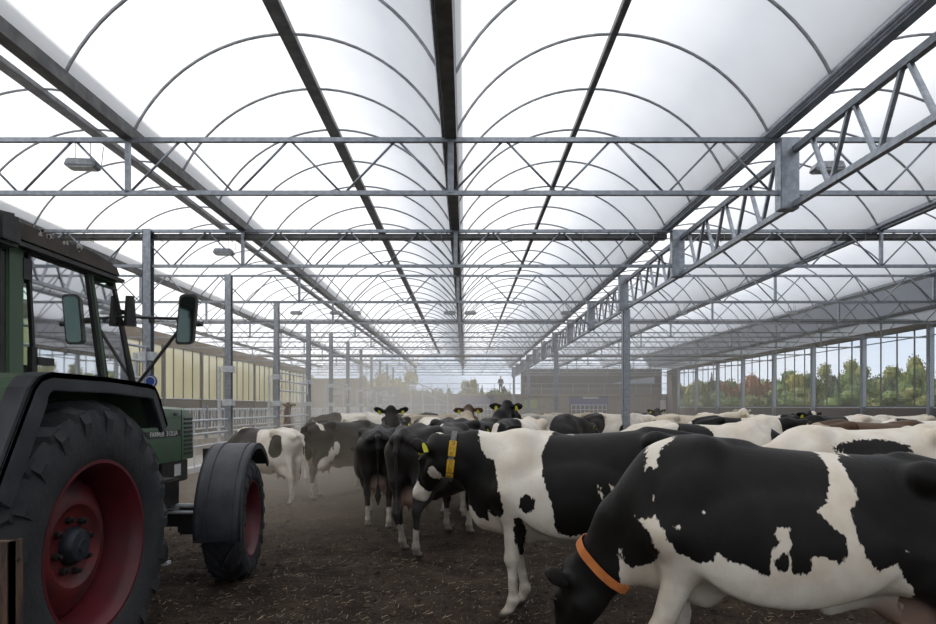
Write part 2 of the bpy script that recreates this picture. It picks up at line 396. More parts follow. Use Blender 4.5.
o = MB().box(20.0, 20.12, YA, TY[1], SILL+.05, GZ-.1).build('wall_right_end', M['brown']); tag(o, 'closed brown panel of the right wall beside the camera', 'wall', kind='structure')
# ---------------------------------------------------------------- left window wall
SL = EYE+.42
o = MB().box(-15.3, -15.15, YA, YB, 0, SL).build('wall_left', M['brown']); tag(o, 'dark brown boarded lower wall on the left below the yellow curtains', 'wall', kind='structure')
o = MB().box(-15.18, -15.05, YA, YB, SL, SL+.05).build('trim_4', M['rail']); tag(o, 'pale sill along the left wall', 'sill', kind='structure')
o = MB().box(-15.25, -15.1, YA, YB, EYE+3.1, GZ-.1).build('trim_5', M['brown2']); tag(o, 'brown board fascia above the left wall curtains', 'fascia', kind='structure')
frm = MB()
for k in range(4): frm.box(-15.12, -15.07, k*1.125-.025, k*1.125+.025, SL+.05, EYE+3.1)
frm.box(-15.14, -15.0, -.09, .09, 0, EYE+3.1)
pn = MB().quad((-15.16, .03, SL+.05), (-15.16, 4.5, SL+.05), (-15.16, 4.5, EYE+3.1), (-15.16, .03, EYE+3.1))
fo = None
for i in range(NT):
    y = TY[i]; wn_ += 1
    t = thing('window_%d' % wn_, 'yellowish translucent curtain window bay of the left wall, bay %d from the camera' % (i+1), 'window', (0, y, 0), kind='structure')
    if fo is None: fo = frm.build('window_frame', M['dark'], t); po = pn.build('curtain_sheet', M['plastic'], t)
    else:
        for q in (fo, po): c = q.copy(); COL.objects.link(c); c.parent = t
o = MB().box(-15.3, -15.1, YA, TY[0], SL+.05, EYE+3.1).build('wall_left_end', M['brown']); tag(o, 'closed brown part of the left wall beside the tractor', 'wall', kind='structure')
# unseen wall added behind the camera, left open to light camera-facing sides
o = MB().box(-15.3, -9, YA-.2, YA, -.1, GZ).box(-15.3, 20.1, YA-.2, YA, GZ-.4, RZ+.1).box(14, 20.1, YA-.2, YA, -.1, GZ).build('wall_back_unseen', M['brown']); tag(o, 'added unseen brown wall behind the camera, left wide open to let daylight in', 'wall', kind='structure')

# ---------------------------------------------------------------- rails between the left posts
def gate(y0, y1, zs, label, x=-6.7, mid=1, hi=False):
    t = thing('rail_gate' if hi else 'rail_fence', label, 'gate' if hi else 'fence', (x, y0, 0), group='high gates over the left rails' if hi else 'steel rails between the left posts')
    L = y1-y0
    for z in zs: MB().tube([(0, .09, z), (0, L-.09, z)], .03, 8).build('rail', M['rail'], t, smooth=True)
    if hi:
        for yy in (.16, L-.16): MB().tube([(0, yy, zs[0]-.1), (0, yy, zs[-1]+.02)], .03, 8).build('upright', M['rail'], t, smooth=True)
        MB().tube([(0, L*.5, zs[0]), (0, L*.5, zs[-1])], .02, 8).build('upright', M['rail'], t, smooth=True)
    else:
        for k in range(1, mid+1): MB().tube([(0, L*k/(mid+1), .17), (0, L*k/(mid+1), zs[-1])], .02, 8).build('upright', M['rail'], t, smooth=True)
    return t
ps = [TY[0]-4.5] + TY
for i in range(1, 12):
    gate(ps[i], ps[i+1], (.66, .97, 1.31), 'low galvanised rails on the kerb between the %s and %s left posts' % (ordn(i-1), ordn(i)) if i > 1 else 'low galvanised rails on the kerb between the nearest and second left posts')
for k, (a, lab) in enumerate(((0, 'seen behind the tractor cab'), (3, 'seen just right of the fourth left post'), (5, 'seen right of the sixth left post'), (7, 'between the eighth and ninth left posts'), (9, 'farthest, in the dust'))):
    gate(TY[a], TY[a+1], (2.25, 2.6, 2.9), 'raised gate of pale rails high between posts, ' + lab, hi=True)
# headlock feed fence
t0 = None
for i in range(0, 11):
    y0 = TY[i]; lab = 'pale headlock feed fence panel with upright bars, %s along the feed alley' % ordn(i)
    if t0 is None:
        t0 = thing('feed_fence', lab, 'feed fence', (-9.2, y0, 0), group='headlock feed fence panels')
        MB().tube([(0, 0, 1.57), (0, 4.5, 1.57)], .03, 8).build('top_rail', M['rail'], t0, smooth=True)
        MB().tube([(0, 0, .9), (0, 4.5, .9)], .03, 8).build('bottom_rail', M['rail'], t0, smooth=True)
        m = MB()
        for k in range(15):
            yy = .15+.3*k; m.tube([(0, yy, .9), (0, yy, 1.57)], .019, 6); m.box(-.02, .02, yy-.035, yy+.035, 1.5, 1.62)
            if k % 2: m.tube([(.01, yy, .95), (.01, yy+.16, 1.52)], .014, 6)
        m.build('headlock_bars', M['rail'], t0)
        MB().box(-.05, .05, -.05, .05, .03, 1.7).build('fence_post', M['galv'], t0)
        MB().box(-.06, .06, 0, 4.5, .03, .55).build('kerb_wall', M['conc'], t0)
    else: copy_tree(t0, (-9.2, y0, 0), label=lab)
# front of the alley fence: thin rear posts for the gates
for i in range(1, 12):
    o = MB().box(-.035, .035, -.035, .035, .03, 2.8).build('gate_post', M['rail'], loc=(-6.98, TY[i]+.02, 0), bevel=.006)
    tag(o, 'slim pale gate post beside the %s left post' % ordn(i), 'post', 'slim gate posts along the left rails')

# ---------------------------------------------------------------- lamps hung from the trusses
lp = None
def flood(x, y, z, lab, rz=0.0):
    global lp
    if lp is None:
        t = thing('barn_light', lab, 'light', (x, y, z), rz, 'rectangular lights hung under the trusses'); lp = t
        MB().prism([(-.21, -.05), (-.17, .055), (.17, .055), (.21, -.05)], -.11, .11, 'y').build('housing', M['lamp'], t, bevel=.015)
        MB().box(-.17, .17, -.09, .09, -.062, -.051).build('lens', M['lens'], t)
        for s_ in (-1, 1): MB().tube([(s_*.1, 0, .05), (s_*.1, 0, .335)], .005, 5).build('hanging_wire', M['dark'], t)
        MB().tube([(.1, .05, -.0), (.14, .06, -.2), (.2, .05, -.42), (.3, .02, -.62), (.42, 0, -.72)][:0] or [(.2, .1, 0), (.22, .12, .3)], .005, 5).build('cable', M['dark'], t)
        return t
    return copy_tree(lp, (x, y, z), rz, lab)
flood(-5.33, TY[0], EYE+3.38, 'pale light hanging from the nearest cross truss above the tractor', .1)
flood(5.05, TY[0], EYE+3.34, 'grey light hanging beside the long girder at the nearest truss', -.1)
flood(-5.1, TY[1], EYE+3.28, 'small light hung behind the second left post', .1)
for x, s_ in ((-6.0, 'leftmost'), (-4.6, 'second from the left'), (-3.9, 'third from the left'), (-.55, 'just left of the central gutter'), (.2, 'just right of the central gutter'), (3.6, 'just left of the long girder'), (7.7, 'right of the long girder'), (11.6, 'rightmost')):
    flood(x, TY[3], EYE+3.35, 'far small light on the fourth truss, ' + s_)

# ---------------------------------------------------------------- building at the far end
YE = 60.0
o = MB().box(-15.3, -9.5, YE, YE+.2, 0, 4.4).build('wall_far_left', mat('far_boards', (.17, .135, .10), .8, 0, (.11, .085, .065), 4, stretch=(8, 1, 1))); tag(o, 'brown boarded end wall at the far left of the barn', 'wall', kind='structure')
o = MB().box(-9.5, -6.2, YE, YE+.2, 0, 3.6).box(-6.2, -.7, YE, YE+.2, 0, 2.6).build('wall_far_middle', M['grey']); tag(o, 'grey end wall at the far end behind the dust', 'wall', kind='structure')
m = MB(); zf = 2.72
m.box(-.7, -.55, YE-.1, YE+.2, 0, zf).box(2.75, 10.0, YE-.1, YE+.1, 0, 0.01)
m.box(2.75, 10.0, YE-.1, YE+.1, 0, zf).box(13.75, 20, YE-.1, YE+.1, 0, zf)
o = m.build('wall_far_right', M['slab']); tag(o, 'beige lower wall of the milking building at the far end', 'wall', kind='structure')
o = MB().box(-6.3, 20, YE-.5, YE+5, zf, zf+.16).build('floor_gallery', M['slab']); tag(o, 'raised gallery floor over the far end building', 'gallery', kind='structure')
o = MB().box(-.6, 20, YE+5, YE+5.2, 0, zf).box(-.6, 2.8, YE+.1, YE+5, .02, .05).build('wall_far_inner', M['dark']); tag(o, 'dark inner wall behind the far door openings', 'wall', kind='structure')
def far_door(x0, x1, nm, lab):
    t = thing(nm, lab, 'door', (x0, YE-.02, 0), kind='structure'); w_ = x1-x0
    MB().box(0, w_, 0, .08, 1.7, 2.6).build('door_panel', M['blue'], t)
    MB().box(0, w_, -.05, .1, 2.6, zf).build('door_frame', M['dark'], t)
    m = MB()
    for k in range(9): m.box(.2+(w_-.4)*k/8-.03, .2+(w_-.4)*k/8+.03, -.3, -.25, 0, 1.9)
    for z in (.3, .9, 1.4, 1.85): m.box(.2, w_-.2, -.3, -.25, z-.03, z+.03)
    m.build('bar_gate', M['rail'], t)
far_door(-.55, 2.75, 'door_1', 'blue far door above bar gate, left of the two'); far_door(10.0, 13.75, 'door_2', 'blue far door above bar gate, right of the two')
def small(name, m, mt, lab, cat, grp=None, bev=0): o = m.build(name, mt, bevel=bev); tag(o, lab, cat, grp); return o
small('wall_lamp', MB().box(11.3, 12.8, YE-.35, YE-.1, 2.45, 2.6), M['white'], 'long pale lamp over the right blue door', 'lamp')
small('notice_board', MB().box(5.7, 6.9, YE-.17, YE-.11, 1.55, 2.35), mat('green_panel', (.30, .38, .12), .5), 'green rectangular panel on the far beige wall', 'panel')
small('information_sign', MB().box(3.55, 3.95, YE-.17, YE-.11, 1.5, 2.25), M['blue'], 'small blue sign on the far wall beside the yellow post', 'sign')
small('yellow_bollard', MB().lathe([(.0, .12), (1.65, .12), (1.72, .06)], (4.75, YE-4, 0), 'z', 12), M['yellow'], 'yellow post standing before the far beige wall', 'post')
small('downpipe', MB().lathe([(0, .28), (2.3, .28)], (18.9, YE-.5, 0), 'z', 16), M['white'], 'thick white pipe at the right end of the far wall', 'pipe')
small('pipe_cap', MB().lathe([(0, .33), (.35, .33)], (18.9, YE-.5, 2.32), 'z', 16), M['dark'], 'dark cap on top of the thick white pipe', 'cap')
o = MB().box(19.4, 20.0, YE-1.5, YE, 0, GZ-.3).build('wall_corner', M['brown']); tag(o, 'dark brown corner where the far wall meets the window wall', 'wall', kind='structure')
# gallery railing
t = thing('gallery_railing', 'thin railing along the far gallery edge', 'railing', (0, YE-.4, zf+.16))
for z in (.5, 1.0): MB().box(-6.2, 19.3, -.02, .02, z-.02, z+.02).build('rail', M['galv'], t)
for k in range(18): MB().box(-6.2+1.5*k-.025, -6.2+1.5*k+.025, -.02, .02, 0, 1.02).build('baluster', M['galv'], t)
# upper glazed room right
o = MB().box(5.6, 19.4, YE+1.5, YE+1.6, zf+.16, zf+.9).box(5.6, 19.4, YE+1.5, YE+1.6, 4.7, GZ).box(5.5, 5.75, YE+1, YE+1.6, zf, GZ).build('wall_upper_far', M['dark']); tag(o, 'dark frame of the glazed room above the far building', 'wall', kind='structure')
t = thing('window_60', 'dark glazing of the upper room at the far end', 'window', (0, YE+1.55, 0), kind='structure')
MB().quad((5.75, 0, zf+.9), (19.4, 0, zf+.9), (19.4, 0, 4.7), (5.75, 0, 4.7)).build('pane', mat('dark_glass', (.03, .035, .045), .08, 0, (.05, .055, .065), 1), t)
m = MB()
for k in range(10): m.box(5.75+1.36*k-.03, 5.75+1.36*k+.03, -.06, .02, zf+.9, 4.7)
m.box(5.75, 19.4, -.06, .02, 3.9, 3.96); m.build('window_frame', M['dark'], t)
o = MB().prism([(14.3, 3.95), (18.6, 3.95), (18.6, 4.6), (16.5, 4.35)], YE+1.2, YE+1.3, 'y').build('window_61', mat('sky_glass', (.42, .47, .6), .3)); tag(o, 'slanted pale blue glazed strip on the upper far room', 'window', kind='structure')
# stair rail and pens at far left
t = thing('stair_railing', 'sloping pale handrail of the stair at the far end', 'railing', (0, YE-2.5, 0))
MB().tube([(-5.0, 0, 4.1), (-1.6, 0, 2.75)], .05, 6).build('handrail', M['rail'], t)
MB().tube([(-5.0, 0, 3.4), (-1.6, 0, 2.05)], .04, 6).build('lower_rail', M['rail'], t)
for x in (-5, -3.9, -2.75, -1.6): MB().box(x-.04, x+.04, -.04, .04, 0, 4.1-(x+5)*.397).build('upright', M['rail'], t)
t = thing('pen_fence', 'far pen fence of pale rails below the stair', 'fence', (0, YE-6, 0))
for z in (.5, .95, 1.4, 1.85): MB().box(-6.2, -1.0, -.03, .03, z-.03, z+.03).build('rail', M['rail'], t)
for x in (-6.2, -4.9, -3.6, -2.3, -1.0): MB().box(x-.04, x+.04, -.04, .04, 0, 2.0).build('upright', M['rail'], t)

# ---------------------------------------------------------------- trees outside
def leafmat(name, c1, c2):
    m = mat(name, c1, .8, 0, c2, 1.6, detail=8, lo=.3, hi=.7)
    return m
LM = [leafmat('leaves_green', (.075, .115, .025), (.14, .18, .05)), leafmat('leaves_yellow', (.34, .27, .05), (.2, .2, .05)), leafmat('leaves_rust', (.27, .11, .05), (.16, .09, .05)), leafmat('leaves_dark', (.035, .06, .02), (.07, .10, .03)), leafmat('leaves_olive', (.14, .15, .04), (.22, .21, .06))]
BARK = mat('bark', (.09, .07, .05), .9, 0, (.05, .04, .03), 6)
def crown_mesh(seed, conif=False):
    r = random.Random(seed); m = MB()
    lumps = [(r.gauss(0, .26), r.gauss(0, .26), .62+r.gauss(0, .17), r.uniform(.16, .3)) for _ in range(13)]
    for _ in range(2300):
        a, b, c, rad = lumps[r.randrange(len(lumps))]
        d = Vector((r.gauss(0, 1), r.gauss(0, 1), r.gauss(0, 1))).normalized()*rad*r.uniform(.75, 1.08)
        p = Vector((a, b, c))+d
        if conif: k = max(.05, (1.05-p.z))*.8; p = Vector((p.x*k, p.y*k, p.z*1.05))
        n = Vector((r.gauss(0, 1), r.gauss(0, 1), r.gauss(0, 1))).normalized(); s = n.orthogonal().normalized(); u = n.cross(s); q = r.uniform(.018, .036)
        m.quad(p-s*q, p-u*q*.7, p+s*q, p+u*q*.7)
    for a, b, c, rad in lumps:
        n = len(m.v); k = 7
        for i in range(1, 5):
            for j in range(k):
                th = PI*i/5; ph = 2*PI*j/k; rr = rad*.86*r.uniform(.85, 1.1)
                p = Vector((a+rr*math.sin(th)*math.cos(ph), b+rr*math.sin(th)*math.sin(ph), c+rr*math.cos(th)))
                if conif: kk = max(.05, (1.05-p.z))*.8; p = Vector((p.x*kk, p.y*kk, p.z*1.05))
                m.v.append(tuple(p))
        for i in range(3):
            for j in range(k): m.f.append((n+i*k+j, n+i*k+(j+1)%k, n+(i+1)*k+(j+1)%k, n+(i+1)*k+j))
        m.f.append(tuple(n+j for j in range(k))); m.f.append(tuple(n+3*k+j for j in range(k)))
    me = bpy.data.meshes.new('crown'); me.from_pydata(m.v, [], m.f); return me
crowns = {}
def tree(x, y, h, w_, kind, label, group='trees outside the right windows', rz=0):
    key = (kind, int(rz*10) % 2)
    if key not in crowns:
        me = crown_mesh(hash(key) % 1000 + kind, kind == 3); me.materials.append(LM[kind]); crowns[key] = me
    t = thing('tree', label, 'tree', (x, y, -.12), rz, group)
    o = bpy.data.objects.new('crown', crowns[key]); COL.objects.link(o); o.parent = t; o.scale = (w_, w_, h)
    MB().tube([(0, 0, 0), (.05, 0, h*.3), (0, 0, h*.7)], [w_*.05, w_*.035, w_*.015], 7).build('trunk', BARK, t)
r = random.Random(8)
KN = ['green', 'yellow', 'rust-red', 'dark conifer-like', 'olive']
row = [(676, 3), (686, 1), (697, 1), (704, 4), (712, 3), (722, 2), (733, 0), (744, 3), (754, 2), (764, 4), (773, 0), (783, 3), (792, 1), (802, 0), (812, 4), (823, 0), (834, 3), (845, 4), (856, 0), (868, 4), (880, 0), (892, 3), (904, 0), (916, 4), (928, 0), (942, 3), (958, 0)]
for i, (px, kd) in enumerate(row):
    D = 95+r.uniform(-6, 10)
    hpx = 24+ (px-676)/260*9 + r.uniform(-2, 4)
    tree((px-465)/624*D, D, EYE+hpx*D/624+.1, 15*D/624*1.9, kd, '%s tree outside the right windows, %s' % (KN[kd], ordn(i)+' from the far corner'), rz=r.uniform(0, 6))
# low shrubs under the tree line
for i in range(16):
    D = 86; px = 672+18*i
    tree((px-465)/624*D, D+r.uniform(-2, 2), 3.4, 4.2, [0, 4, 3][i % 3], 'low shrub below the outside tree line, %s from the far corner' % ordn(i), 'shrubs outside the right windows', rz=r.uniform(0, 6))
for i, px in enumerate(range(350, 515, 11)):
    D = 105+r.uniform(-6, 6)
    tree((px-465)/624*D, D, EYE+(19+r.uniform(-2, 3))*D/624, 3.3, [0, 4, 3, 0, 3][i % 5], 'tree behind the open far gallery, %s from the left' % ordn(i), 'trees beyond the far end', rz=r.uniform(0, 6))
tree(-7.2, 64, 5.3, 4.2, 1, 'yellow bush glowing in the haze at the far end', 'bush beyond the far end wall')
for i in range(16):
    y = 12+i*4; tree(-22-r.uniform(0, 3), y, r.uniform(4.5, 7), 5, [4, 1, 0, 4][i % 4], 'tree outside the left curtains, %s along the wall' % ordn(i), 'trees outside the left wall', rz=r.uniform(0, 6))
# ================================================================ SDF bodies
class SDF:
    def __init__(s, lo, hi, h):
        s.h = h; s.o = np.array(lo, float); s.n = np.ceil((np.array(hi)-lo)/h).astype(int)+1
        s.F = np.full(s.n, .25, np.float32)
        s.ax = [s.o[i]+h*np.arange(s.n[i]) for i in range(3)]
    def sub(s, lo, hi, pad):
        a = np.clip(np.floor((np.array(lo)-pad-s.o)/s.h).astype(int), 0, s.n); b = np.clip(np.ceil((np.array(hi)+pad-s.o)/s.h).astype(int)+1, 0, s.n)
        if (b <= a).any(): return None
        sl = tuple(slice(i, j) for i, j in zip(a, b))
        return sl, s.ax[0][sl[0]][:, None, None], s.ax[1][sl[1]][None, :, None], s.ax[2][sl[2]][None, None, :]
    def comb(s, sl, d, k):
        A = s.F[sl]; d = d.astype(np.float32)
        hh = np.maximum(k-np.abs(A-d), 0)/k; s.F[sl] = np.minimum(A, d)-hh*hh*k*.25
    def cone(s, a, b, ra, rb, k=.04, sy=1):
        a = np.array(a, float); b = np.array(b, float); m = max(ra, rb)
        r = s.sub(np.minimum(a, b)-m, np.maximum(a, b)+m, k+.03)
        if r is None: return
        sl, X, Y, Z = r; d = b-a; L = d@d+1e-9
        t = np.clip(((X-a[0])*d[0]+(Y-a[1])*d[1]+(Z-a[2])*d[2])/L, 0, 1)
        q = np.sqrt((X-a[0]-t*d[0])**2+((Y-a[1]-t*d[1])*sy)**2+(Z-a[2]-t*d[2])**2)-(ra+(rb-ra)*t)
        s.comb(sl, q, k)
    def chain(s, pts, rs, k=.04, sy=1):
        for i in range(len(pts)-1): s.cone(pts[i], pts[i+1], rs[i], rs[i+1], k, sy)
    def ell(s, c, rad, k=.04, R=None, sub=False):
        c = np.array(c, float); m = max(rad)
        r = s.sub(c-m, c+m, k+.03)
        if r is None: return
        sl, X, Y, Z = r; X = X-c[0]; Y = Y-c[1]; Z = Z-c[2]
        if R is not None:
            x = X*R[0][0]+Y*R[0][1]+Z*R[0][2]; y = X*R[1][0]+Y*R[1][1]+Z*R[1][2]; z = X*R[2][0]+Y*R[2][1]+Z*R[2][2]
        else: x, y, z = X, Y, Z
        q = np.sqrt((x/rad[0])**2+(y/rad[1])**2+(z/rad[2])**2); g = np.sqrt((x/rad[0]**2)**2+(y/rad[1]**2)**2+(z/rad[2]**2)**2)+1e-6
        d = q*(q-1)/g
        if sub:
            A = s.F[sl]; d = (-d).astype(np.float32); hh = np.maximum(k-np.abs(A-d), 0)/k; s.F[sl] = np.maximum(A, d)+hh*hh*k*.25
        else: s.comb(sl, d, k)
    def mesh(s, smooth=2):
        F = s.F; F[0] = F[-1] = .2; F[:, 0] = F[:, -1] = .2; F[:, :, 0] = F[:, :, -1] = .2
        inn = F < 0; nx, ny, nz = F.shape
        cnt = np.zeros((nx-1, ny-1, nz-1), np.int8)
        for i in (0, 1):
            for j in (0, 1):
                for k in (0, 1): cnt += inn[i:nx-1+i, j:ny-1+j, k:nz-1+k]
        C = np.argwhere((cnt > 0) & (cnt < 8)); idx = -np.ones(cnt.shape, np.int64); idx[tuple(C.T)] = np.arange(len(C))
        P = np.zeros((len(C), 3)); W = np.zeros(len(C))
        cor = [(i, j, k) for i in (0, 1) for j in (0, 1) for k in (0, 1)]
        val = {c: F[C[:, 0]+c[0], C[:, 1]+c[1], C[:, 2]+c[2]] for c in cor}
        for a in cor:
            for ax in range(3):
                if a[ax] == 0:
                    b = tuple(a[q]+(q == ax) for q in range(3)); va, vb = val[a], val[b]
                    m = (va < 0) != (vb < 0); t = va[m]/(va[m]-vb[m]); pt = np.tile(np.array(a, float), (m.sum(), 1)); pt[:, ax] += t
                    P[m] += pt; W[m] += 1
        V = (P/W[:, None]+C)*s.h+s.o
        Q = []
        for ax in range(3):
            u, v = [q for q in range(3) if q != ax]
            sl0 = [slice(None)]*3; sl1 = [slice(None)]*3; sl0[ax] = slice(0, -1); sl1[ax] = slice(1, None)
            E_ = np.argwhere(inn[tuple(sl0)] != inn[tuple(sl1)])
            E_ = E_[(E_[:, u] > 0) & (E_[:, v] > 0)]
            def g(du, dv):
                e = E_.copy(); e[:, u] -= du; e[:, v] -= dv; return idx[tuple(e.T)]
            q = np.stack([g(0, 0), g(1, 0), g(1, 1), g(0, 1)], -1)
            fl = inn[tuple(E_.T)] ^ (ax == 1); q[fl] = q[fl][:, ::-1]
            Q.append(q)
        Q = np.concatenate(Q); Q = Q[(Q >= 0).all(1)]
        for _ in range(smooth):
            S_ = np.zeros_like(V); N = np.zeros(len(V))
            for i in range(4):
                np.add.at(S_, Q[:, i], V[Q[:, (i+1) % 4]]+V[Q[:, (i+3) % 4]]); np.add.at(N, Q[:, i], 2)
            V = V*.45+.55*S_/np.maximum(N, 1)[:, None]
        return V, Q
def np_mesh(name, V, Q, mats, attrs):
    me = bpy.data.meshes.new(name)
    me.vertices.add(len(V)); me.vertices.foreach_set('co', V.astype(np.float32).ravel())
    me.loops.add(len(Q)*4); me.loops.foreach_set('vertex_index', Q.astype(np.int32).ravel())
    me.polygons.add(len(Q)); me.polygons.foreach_set('loop_start', np.arange(len(Q), dtype=np.int32)*4)
    me.polygons.foreach_set('use_smooth', np.ones(len(Q), bool))
    me.update(calc_edges=True)
    for k, a in attrs.items():
        at = me.attributes.new(k, 'FLOAT', 'POINT'); at.data.foreach_set('value', np.asarray(a, np.float32))
    for m in mats: me.materials.append(m)
    import bmesh
    bm = bmesh.new(); bm.from_mesh(me); bmesh.ops.recalc_face_normals(bm, faces=bm.faces); bm.to_mesh(me); bm.free()
    return me

# ---------------------------------------------------------------- coat material
def coat_mat(name, white, dark):
    m = bpy.data.materials.new(name); m.use_nodes = True; t = m.node_tree; b = t.nodes['Principled BSDF']
    N = t.nodes.new; Lk = t.links.new
    def attr(n): a = N('ShaderNodeAttribute'); a.attribute_name = n; return a.outputs['Fac']
    co = N('ShaderNodeTexCoord')
    def noise(s_, d, stretch=None):
        n = N('ShaderNodeTexNoise'); n.inputs['Scale'].default_value = s_; n.inputs['Detail'].default_value = d
        if stretch:
            mp_ = N('ShaderNodeMapping'); mp_.inputs['Scale'].default_value = stretch; Lk(co.outputs['Object'], mp_.inputs[0]); Lk(mp_.outputs[0], n.inputs['Vector'])
        else: Lk(co.outputs['Object'], n.inputs['Vector'])
        return n.outputs['Fac']
    def math_(op, a, b_=None, c=False):
        n = N('ShaderNodeMath'); n.operation = op; n.use_clamp = c
        for i, x in enumerate((a, b_)):
            if x is None: continue
            if isinstance(x, (int, float)): n.inputs[i].default_value = x
            else: Lk(x, n.inputs[i])
        return n.outputs[0]
    def mix(f, a, b_):
        n = N('ShaderNodeMixRGB')
        for i, x in enumerate((f, a, b_)):
            if isinstance(x, tuple): n.inputs[i].default_value = (*x, 1)
            elif isinstance(x, float): n.inputs[i].default_value = x
            else: Lk(x, n.inputs[i])
        return n.outputs[0]
    edge = math_('MULTIPLY', math_('SUBTRACT', noise(46, 6, (1, 1, .45)), .5), .055)
    f = math_('MULTIPLY', math_('ADD', attr('coat'), edge), 160.0); f = math_('ADD', f, .5, True)
    # dirt on the white hair: blotches and dung stains low on legs and belly
    d1 = math_('MULTIPLY', math_('SUBTRACT', noise(4.5, 9), .40, True), 2.4, True)
    wcol = mix(d1, white, tuple(c*k for c, k in zip(white, (.74, .66, .56))))
    d2 = math_('MULTIPLY', attr('dirt'), math_('ADD', math_('MULTIPLY', noise(14, 8), 1.6), -.35, True), True)
    wcol = mix(d2, wcol, (.13, .10, .075))
    bcol = mix(math_('MULTIPLY', math_('SUBTRACT', noise(4, 6), .45, True), 3.0, True), dark, tuple(c*1.7+.003 for c in dark))
    col = mix(f, bcol, wcol)
    col = mix(attr('skin'), col, (.36, .24, .19))
    col = mix(attr('nose'), col, (.05, .04, .04)); col = mix(attr('hoof'), col, (.07, .055, .045))
    Lk(col, b.inputs['Base Color']); b.inputs['Roughness'].default_value = .5; b.inputs['Specular IOR Level'].default_value = .18
    b.inputs['Sheen Weight'].default_value = .02; b.inputs['Sheen Roughness'].default_value = .4; b.inputs['Sheen Tint'].default_value = (.9, .85, .8, 1)
    bp = N('ShaderNodeBump'); bp.inputs['Strength'].default_value = .35; bp.inputs['Distance'].default_value = .006
    hs = math_('ADD', noise(60, 6, (1, 1, .25)), math_('MULTIPLY', noise(9, 3), 1.5))
    Lk(hs, bp.inputs['Height']); Lk(bp.outputs[0], b.inputs['Normal'])
    return m
COATS = dict(holstein=coat_mat('holstein_coat', (.78, .725, .64), (.0075, .0066, .006)), cream=coat_mat('cream_coat', (.66, .59, .48), (.07, .05, .038)),
             grey=coat_mat('grey_coat', (.45, .42, .38), (.026, .023, .022)), brown=coat_mat('brown_coat', (.45, .38, .3), (.07, .038, .02)))
EYEM = mat('cow_eye', (.01, .008, .006), .08); TAGM = mat('ear_tag_yellow', (.75, .72, .06), .5, 0, (.6, .55, .05), 30)
STRAP = mat('collar_strap', (.16, .15, .145), .7, 0, (.10, .095, .09), 30); COLY = mat('collar_yellow', (.72, .42, .02), .5); COLO = mat('collar_orange', (.62, .20, .05), .6, 0, (.45, .14, .04), 12)
INK = mat('black_print', (.01, .01, .01), .6)

def interp(x, xs, ys):
    # smooth (Catmull-Rom) interpolation
    xs = np.array(xs, float); ys = np.array(ys, float); m = np.gradient(ys, xs)
    i = np.clip(np.searchsorted(xs, x)-1, 0, len(xs)-2); h = xs[i+1]-xs[i]; t = np.clip((x-xs[i])/h, 0, 1)
    return (2*t**3-3*t**2+1)*ys[i]+(t**3-2*t**2+t)*h*m[i]+(-2*t**3+3*t**2)*ys[i+1]+(t**3-t**2)*h*m[i+1]
TX = [-.92, -.87, -.78, -.62, -.46, -.25, 0, .25, .45, .62, .78, .90, .98]
T_TOP = [1.22, 1.31, 1.39, 1.44, 1.465, 1.45, 1.435, 1.43, 1.44, 1.445, 1.36, 1.24, 1.10]
T_BOT = [1.16, 1.08, .96, .82, .70, .62, .57, .565, .60, .66, .72, .80, .98]
T_W = [.04, .12, .19, .25, .285, .325, .36, .35, .30, .25, .20, .15, .05]
def poly_sd(P, poly):
    P = np.asarray(P); A = np.array(poly, float); B = np.roll(A, -1, 0); d = np.full(len(P), 1e9); inside = np.zeros(len(P), bool)
    for a, b in zip(A, B):
        e = b-a; w_ = P-a; t = np.clip((w_@e)/(e@e+1e-12), 0, 1); q = w_-t[:, None]*e; d = np.minimum(d, (q**2).sum(1))
        c = ((a[1] <= P[:, 1]) != (b[1] <= P[:, 1])); c &= (P[:, 0] < (b[0]-a[0])*(P[:, 1]-a[1])/(b[1]-a[1]+1e-12)+a[0]); inside ^= c
    d = np.sqrt(d); return np.where(inside, -d, d)   # negative inside
